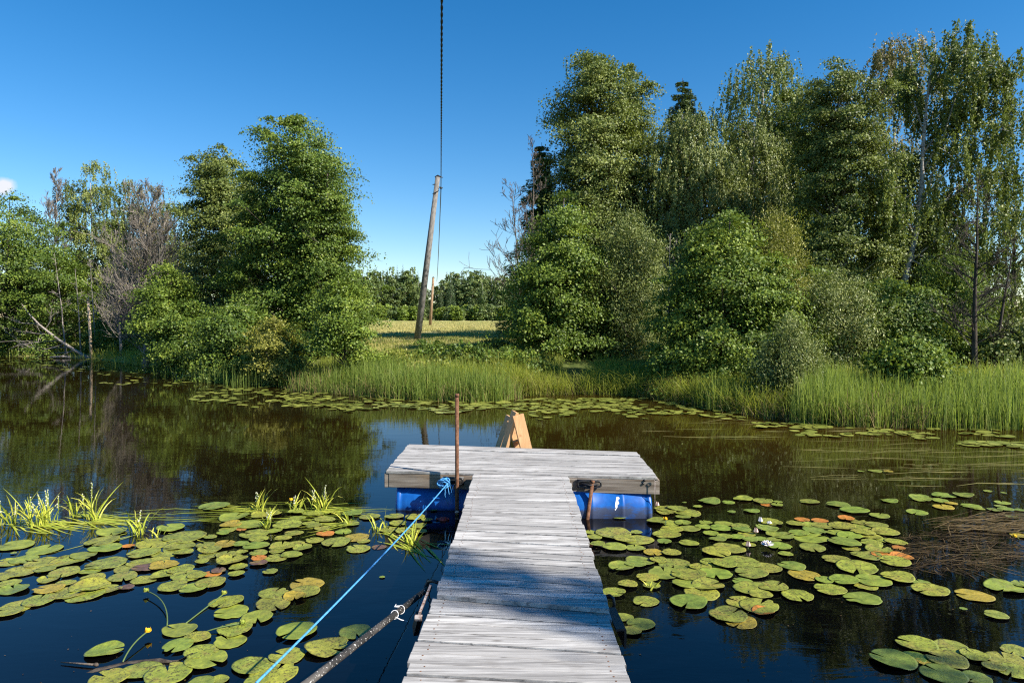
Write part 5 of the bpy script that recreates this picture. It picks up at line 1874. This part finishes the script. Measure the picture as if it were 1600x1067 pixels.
for rank, i in enumerate(order):
    x, y, w_, t = pads[i]
    p = P(x, y)
    if t == 'd' and y > 970:
        p = P(x, y, 0)
        z = -0.05
    else:
        z = 0.004 + 0.011 * ((rank * 7) % 5) / 4 + pr.uniform(0, .003)
    dist = math.sqrt(p[1] ** 2 + p[0] ** 2)
    size = w_ / F * p[1] * 1.0
    me = PM[pr.randrange(len(PM))]
    o = bpy.data.objects.new('lily_pad', me)
    C.objects.link(o)
    o.location = (p[0], p[1], z)
    o.scale = (size * 1.09, size * 1.09, min(.5, size * 1.0))
    o.rotation_euler = (pr.gauss(0, .018), pr.gauss(0, .018), pr.choice([math.pi + pr.gauss(0, .7), pr.uniform(0, 6.28)]))
    j1, j2 = pr.uniform(.85, 1.12), pr.uniform(-.02, .02)
    if t == 'g':
        o.color = (0.190 * j1 + j2, 0.245 * j1, 0.034, pr.uniform(.15, .5))
    elif t == 's':
        o.color = (0.235 * j1 + j2, 0.262 * j1, 0.036, pr.uniform(.85, 1.0))
    elif t == 'y':
        o.color = (0.34 * j1, 0.27 * j1, 0.03, pr.uniform(.5, .9))
    elif t == 'o':
        o.color = (0.46 * j1, 0.19 * j1, 0.03, pr.uniform(.3, .8))
    else:
        o.color = (0.13, 0.075, 0.055, .8)
    tag(o, plabel[i], 'lily pad', 'lily pads on the near water')

# far lily pads: one mass along the far shore


def far_pads():
    r = np.random.default_rng(91)
    mb = MB()
    zones = [((300, 603), (480, 640), 110), ((440, 612), (760, 648), 300), ((740, 622), (1010, 648), 210), ((830, 622), (1160, 658), 200), ((0, 560), (250, 574), 150), ((130, 566), (330, 606), 60),
             ((1240, 668), (1600, 688), 70), ((1500, 690), (1600, 700), 30), ((1180, 660), (1300, 672), 40), ((160, 598), (220, 604), 8), ((60, 575), (230, 582), 14)]
    for (x0, y0), (x1, y1), n in zones:
        for _ in range(n):
            u = r.random(); v = r.random()
            x = x0 + (x1 - x0) * u
            sy = np.interp(x, [p[0] for p in SH_PX], [p[1] for p in SH_PX])
            lo, hi = max(y0, sy - 4), y1
            edge = hi - (hi - lo) * 0.35 * abs(math.sin(x * .021 + 1))
            y = lo + (edge - lo) * v ** .8
            p = P(x, y, 0)
            rr = r.uniform(.05, .13)
            tilt = r.normal(0, .05, 2); z = r.uniform(.005, .02)
            a0 = r.uniform(0, 6.28)
            vs = [(p[0], p[1], z)]
            for k in range(11):
                a = a0 + .3 + 5.8 * k / 10
                vs.append((p[0] + rr * math.cos(a), p[1] + rr * math.sin(a), z + rr * (tilt[0] * math.cos(a) + tilt[1] * math.sin(a)) + .004))
            mb.add(vs, [(0, k + 1, k + 2) for k in range(10)])
    tag(mb.build('lily_pads', M['far_pad'], None), 'mass of small yellow green lily pads along the far shore', 'lily pads', None, 'stuff')


far_pads()

# ------------------------------------------------------------------ flowers


def white_lily(px, py, label):
    p = P(px, py)
    o = empty('water_lily', p + (0, 0, .012), label, 'flower')
    mb = MB(); r = random.Random(2)
    for ring, (n, ln_, el) in enumerate([(8, .062, .25), (8, .055, .7), (6, .045, 1.15)]):
        for k in range(n):
            a = 6.283 * k / n + ring * .4
            d = np.array((math.cos(a) * math.cos(el), math.sin(a) * math.cos(el), math.sin(el)))
            s = np.array((-math.sin(a), math.cos(a), 0)) * .014
            u = np.cross(d, s); u = u / np.linalg.norm(u) * .004
            q = [np.zeros(3), d * ln_ * .5 + s - u, d * ln_, d * ln_ * .5 - s - u, d * ln_ * .5 + u * 1.2]
            mb.add([x + (0, 0, .02) for x in q], [(0, 1, 4), (1, 2, 4), (2, 3, 4), (3, 0, 4), (0, 3, 2, 1)])
    mb.build('petals', M['petal'], o)
    mb = MB(); mb.blob((0, 0, .035), (.014, .014, .016)); mb.build('stamens', M['yellow'], o, True)
    return o


white_lily(1199, 857, 'open white water lily flower among the green pads right of the platform')


def bud(px, py, label, mat, petal=True, h=.05, name='lily_bud'):
    p = P(px, py)
    o = empty(name, p, label, 'flower bud')
    mb = MB(); r = random.Random(int(px))
    for k in range(6):
        a = 6.283 * k / 6
        d = np.array((math.cos(a), math.sin(a), 0))
        mb.add([(0, 0, .01), d * .022 + np.array((-d[1], d[0], 0)) * .012 + (0, 0, .03), d * .010 + np.array((0, 0, h + .02)), d * .022 - np.array((-d[1], d[0], 0)) * .012 + (0, 0, .03)], [(0, 1, 2, 3)])
    mb.build('petals', mat, o)
    mb = MB(); mb.tube([(0, 0, -.06), (0, 0, .015)], .005, 5); mb.build('stalk', M['stem'], o)
    return o


bud(1188, 818, 'half open whitish lily bud beyond the white water lily', M['petal'])
bud(1181, 835, 'pink brown closed lily bud left of the white water lily', M['petal_pink'])
bud(1169, 857, 'brownish lily bud standing just left of the open white flower', M['petal_pink'])
bud(1202, 821, 'tiny white lily bud at the back of the crowded pads', M['petal'], h=.03)
bud(1027, 793, 'pale pink lily bud off the right end of the worn barrel', M['petal_pink'])
bud(714, 804, 'small pink bud against the left side of the walkway', M['petal_pink'], h=.03)


def spatter(px, py, sx, sy, label, h=.05, mat='yellow', bend=None, zs=.006):
    """round flower on a bent stalk; foot at (sx, sy)"""
    foot = P(sx, sy, 0) + (0, 0, zs)
    top = D(px, py, P(px, py + 6)[1])
    top[2] = max(top[2], .02)
    top = P(px, py, h)
    o = empty('yellow_water_lily' if mat == 'yellow' else 'water_lily_bud', P(sx, sy), label, 'flower')
    l0 = P(sx, sy)
    mb = MB()
    mid = (foot + top) / 2 + np.array(bend if bend else (0, 0, .02))
    q = [foot * (1 - t) ** 2 + mid * 2 * t * (1 - t) + top * t ** 2 for t in np.linspace(0, 1, 12)]
    mb.tube(q, .0045, 6); mb.build('stalk', M['stem'], o, True, loc=l0)
    mb = MB(); mb.blob(top + (0, 0, .008), (.016, .016, .014), 9, 6)
    for k in range(5):
        a = 6.283 * k / 5
        d = np.array((math.cos(a), math.sin(a), 0)); s = np.array((-d[1], d[0], 0)) * .012
        mb.add([top, top + d * .018 + s, top + d * .022 + (0, 0, .022), top + d * .018 - s], [(0, 1, 2, 3)])
    mb.build('flower_head', M[mat], o, False, loc=l0)


spatter(1040, 811, 1040, 822, 'small yellow flower standing above green pads by the worn barrel', .06)
spatter(455, 781, 453, 798, 'yellow flower at the back edge of the left pads', .07)
spatter(231, 986, 192, 1035, 'yellow flower on a slanting stalk low in the left water', .04, bend=(-.03, 0, .02))
spatter(1585, 838, 1592, 843, 'yellow flower at the right picture edge', .04)
spatter(228, 923, 261, 980, 'green bud on a long arching stalk in front of the left mat', .03, 'bud_green', (.05, .10, .03))
spatter(350, 927, 290, 975, 'green bud on a faint sunken stalk in open water', .03, 'bud_green', (-.02, .05, -.02))
spatter(379, 973, 321, 988, 'greenish bud with a stalk curving beside the plain pads', .02, 'bud_green', (.0, -.02, .02))

# ------------------------------------------------------------------ flowering water plants


def water_plant(px, py, label, n_leaf, n_spike, h, spread, seed, trail=0, tdir=(1, -.25)):
    p = P(px, py)
    r = np.random.default_rng(seed)
    o = empty('water_plant', p, label, 'water plant', 'flowering plants standing in the left water')
    V, var = [], []

    def strip(pts, w_, v):
        pts = np.array(pts); n = len(pts)
        ph = r.uniform(0, 3.14); s = np.array((math.cos(ph), math.sin(ph), 0)) * w_ / 2
        if trail and pts[:, 2].max() < .06:
            d = unit(pts[-1] - pts[0]); s = np.array((-d[1], d[0], 0)) * w_ / 2
        for i in range(n - 1):
            k0 = math.sin(math.pi * (.15 + .85 * i / (n - 1))); k1 = math.sin(math.pi * min(.985, .15 + .85 * (i + 1) / (n - 1)))
            V.append([pts[i] - s * k0, pts[i] + s * k0, pts[i + 1] + s * k1, pts[i + 1] - s * k1]); var.append(v)
    for _ in range(n_leaf):
        b = np.array((*r.normal(0, spread * .35, 2), -.03))
        th = r.uniform(0, 6.28); d = np.array((math.cos(th), math.sin(th), 0))
        hh = h * r.uniform(.45, 1.0); ln_ = hh * r.uniform(.3, 1.1)
        t = np.linspace(0, 1, 6)
        drop = r.uniform(.0, .9)
        pts = [b + d * ln_ * k ** 1.5 + np.array((0, 0, hh * (k * 1.5 - drop * k ** 3))) for k in t]
        strip(pts, .014, r.uniform(.3, 1))
    for _ in range(trail):
        b = np.array((*r.normal(0, spread * .6, 2), .006))
        d = unit(np.array((tdir[0], tdir[1] + r.normal(0, .25), 0)))
        ln_ = r.uniform(.25, .75)
        pts = [b + d * ln_ * k + np.array((0, .03 * math.sin(3 * k + _), .004 * math.sin(6 * k))) for k in np.linspace(0, 1, 6)]
        strip(pts, .016, r.uniform(.2, .8))
    quads('leaves', np.array(V), M['water_leaf'], o, np.array(var))
    for _ in range(n_spike):
        b = np.array((*r.normal(0, spread * .4, 2), -.03)); top = b + np.array((r.normal(0, .03), r.normal(0, .03), h * r.uniform(.85, 1.15)))
        mb = MB(); mb.tube([b, (b + top) / 2 + (.01, 0, 0), top], .004, 5)
        st_ = mb.build('flower_stalk', M['water_leaf'] if False else M['bud_green'], o)
        mb = MB()
        for k in range(7):
            q = lerp(b, top, .62 + .065 * k) + r.normal(0, .004, 3)
            mb.blob(q, .0085 * (1.15 - .06 * k) if k % 2 == 0 else .006, 6, 4)
        mb.build('flower_spike', M['spike'], st_)
    return o


water_plant(14, 817, 'flowering water plant cut by the left picture edge', 22, 2, .26, .16, 701, 12, (.9, -.3))
water_plant(62, 820, 'bushiest flowering water plant with a dense cluster of white spikes', 40, 5, .33, .14, 702, 26, (1, -.35))
water_plant(78, 815, 'short single white spike just right of the bushiest water plant', 10, 1, .26, .07, 703, 6, (1, -.3))
water_plant(118, 806, 'slim water plant with one thin white spike among trailing leaves', 10, 1, .26, .07, 704, 16, (1, -.3))
water_plant(146, 812, 'tall water plant with one high white spike and yellow green leaves', 18, 1, .36, .08, 705, 22, (1, -.15))
water_plant(218, 834, 'lone bent water plant with long leaves folded over, amid pads', 18, 1, .25, .10, 706, 4, (-.6, -.6))
water_plant(243, 838, 'short stubby water plant sprouts right of the lone bent plant', 10, 0, .12, .12, 707, 2)
water_plant(404, 797, 'arching water plant with two white spikes at the back of the pads', 20, 2, .22, .13, 708, 14, (-1, .05))
water_plant(420, 822, 'small water plant with pale spike standing between pads', 12, 2, .18, .08, 709)
water_plant(462, 796, 'thin water plant spikes around the yellow flower', 14, 2, .18, .14, 710, 6, (1, -.1))
water_plant(500, 797, 'water plant tuft with three white spikes at the right rear of the pads', 26, 4, .26, .14, 711, 16, (1, -.2))
water_plant(545, 818, 'few thin leaves bent over the pads below the white spikes', 10, 0, .16, .14, 712, 10, (-.6, -.3))
water_plant(592, 828, 'tuft of curved leaves over dark water left of the blue rope', 14, 0, .18, .14, 713, 8, (.6, -.5))
water_plant(640, 848, 'grassy tuft fanned out on the water under the blue rope', 22, 0, .17, .16, 714, 14, (.4, -.6))
water_plant(1020, 918, 'tiny grassy sprout between pads right of the walkway', 12, 0, .08, .06, 715)

# brown weed and floating straw on the right
r = np.random.default_rng(95)


def straws(name, n, box, length, width, mat, label, cat, ang=.25, zmax=.03, vm=.5):
    V, var = [], []
    for _ in range(n):
        px = r.uniform(box[0], box[2]); py = r.uniform(box[1], box[3])
        cx_, cy_ = (box[0] + box[2]) / 2, (box[1] + box[3]) / 2
        if ((px - cx_) / (box[2] - cx_)) ** 2 + ((py - cy_) / (box[3] - cy_)) ** 2 > 1:
            continue
        p = P(px, py, 0) + (0, 0, r.uniform(.003, zmax))
        a = r.normal(0, ang); d = np.array((math.cos(a), math.sin(a), r.normal(0, .02)))
        L = length * r.uniform(.4, 1.3)
        s = np.array((-d[1], d[0], 0)) * width * r.uniform(.5, 1.3) / 2
        m = p + d * L * .5 + np.array((0, r.normal(0, .10) * L, r.uniform(0, .4 * zmax)))
        e = p + d * L; e[2] = max(e[2], .003)
        V += [[p - s * .4, p + s * .4, m + s, m - s], [m - s, m + s, e + s * .2, e - s * .2]]
        v = np.clip(r.normal(vm, .25), 0, 1); var += [v, v]
    return tag(quads(name, np.array(V), mat, None, np.array(var)), label, cat, None, 'stuff')


straws('floating_weed', 1000, (1375, 828, 1620, 896), .15, .007, M['brown_weed'], 'tangled brown weed floating right of the crowded lily pads', 'weed', 1.4, .006, .25)
straws('floating_weed', 150, (1385, 832, 1610, 890), .32, .007, M['brown_weed'], 'paler dead stalks lying over the tangled brown weed', 'weed', .5, .03, .75)
straws('floating_straw', 160, (1440, 808, 1610, 836), .7, .012, M['brown_weed'], 'pale straw lying on the water beyond the brown weed', 'straw', .2, .04, .95)
straws('floating_grass', 95, (1180, 690, 1660, 765), 1.0, .014, M['hay'], 'long pale grass blades lying flat on the right water', 'grass', .06, .008, .35)
straws('floating_grass', 26, (1000, 655, 1400, 690), 1.0, .02, M['hay'], 'thin line of flat drifting grass off the right bank', 'grass', .05, .008, .3)
straws('floating_leaves', 60, (150, 784, 560, 818), .7, .012, M['water_leaf'], 'long thin leaves trailing on the surface behind the left pads', 'leaves', .12, .006, .2)

# specks of pollen, seeds and duckweed on the near water
V, var = [], []
for _ in range(520):
    px = r.uniform(-40, 1640); py = r.uniform(770, 1100)
    if r.random() > .35 + .65 * math.sin(px * .011 + py * .03) ** 2:
        continue
    p = P(px, py, .0035); a = r.uniform(0, 6.28); q = r.uniform(.002, .008)
    d = np.array((math.cos(a), math.sin(a), 0)) * q; e = np.array((-d[1], d[0], 0)) * r.uniform(.3, .9)
    V.append([p - d, p + e, p + d, p - e]); var.append(r.uniform(0, 1))
tag(quads('pond_specks', np.array(V), M['brown_weed'], None, np.array(var)), 'scattered seeds and specks floating on the near water', 'specks', None, 'stuff')
# sunken stalks of the lily pads
mb = MB()
for _ in range(46):
    x, y, w_, t = pads[r.integers(0, len(pads))]
    if y < 840 or t == 'd':
        continue
    p = P(x, y, -.012); th = r.uniform(0, 6.28); L = r.uniform(.3, .8)
    mb.tube([p + np.array((math.cos(th) * L * k, math.sin(th) * L * k, -.22 * k ** 1.5)) for k in np.linspace(0, 1, 6)], .006, 5, cap=False)
tag(mb.build('pad_stalks', M['stem'], None, True), 'thin pale stalks of the lily pads running down under water', 'stalks', None, 'stuff')

# small drift sticks on the left
mb = MB(); a, b = P(95, 1034, .01), P(150, 1038, .015)
mb.tube([a, lerp(a, b, .6), b], [.003, .006, .007], 5); mb.blob(b, (.016, .012, .012), 6, 5)
tag(mb.build('drift_stick', M['bark'], None, True), 'thin brown stick floating low in the left water', 'stick')
mb = MB(); rr_ = np.random.default_rng(4)
a = P(118, 1064, -.03); q = [a, P(150, 1052, -.02), P(200, 1040, -.022), P(250, 1033, -.004), P(268, 1033, .01)]
mb.tube(q, [.02, .03, .028, .02, .006], 7)
grow(mb, q[0], unit(q[0] - q[1]), .25, .012, 1, 2, rr_, .3, .6, 4, 0); grow(mb, q[3], unit(q[4] - q[3]), .2, .008, 1, 2, rr_, .3, .6, 3, 0)
tag(mb.build('drift_branch', M['bark_dark'], None, True), 'dark waterlogged branch lying between the bottom left pads', 'branch')

# move the near-bank birch to its real place
near_birch.location = (10.45, -0.75, gz(10.45, -0.75) - .05)
k_ = (10.2 - near_birch.location[2]) / (D(800, 300, 20)[2] - gz(0, 20) + .05)
near_birch.scale = (k_ * .40, k_ * .40, k_)
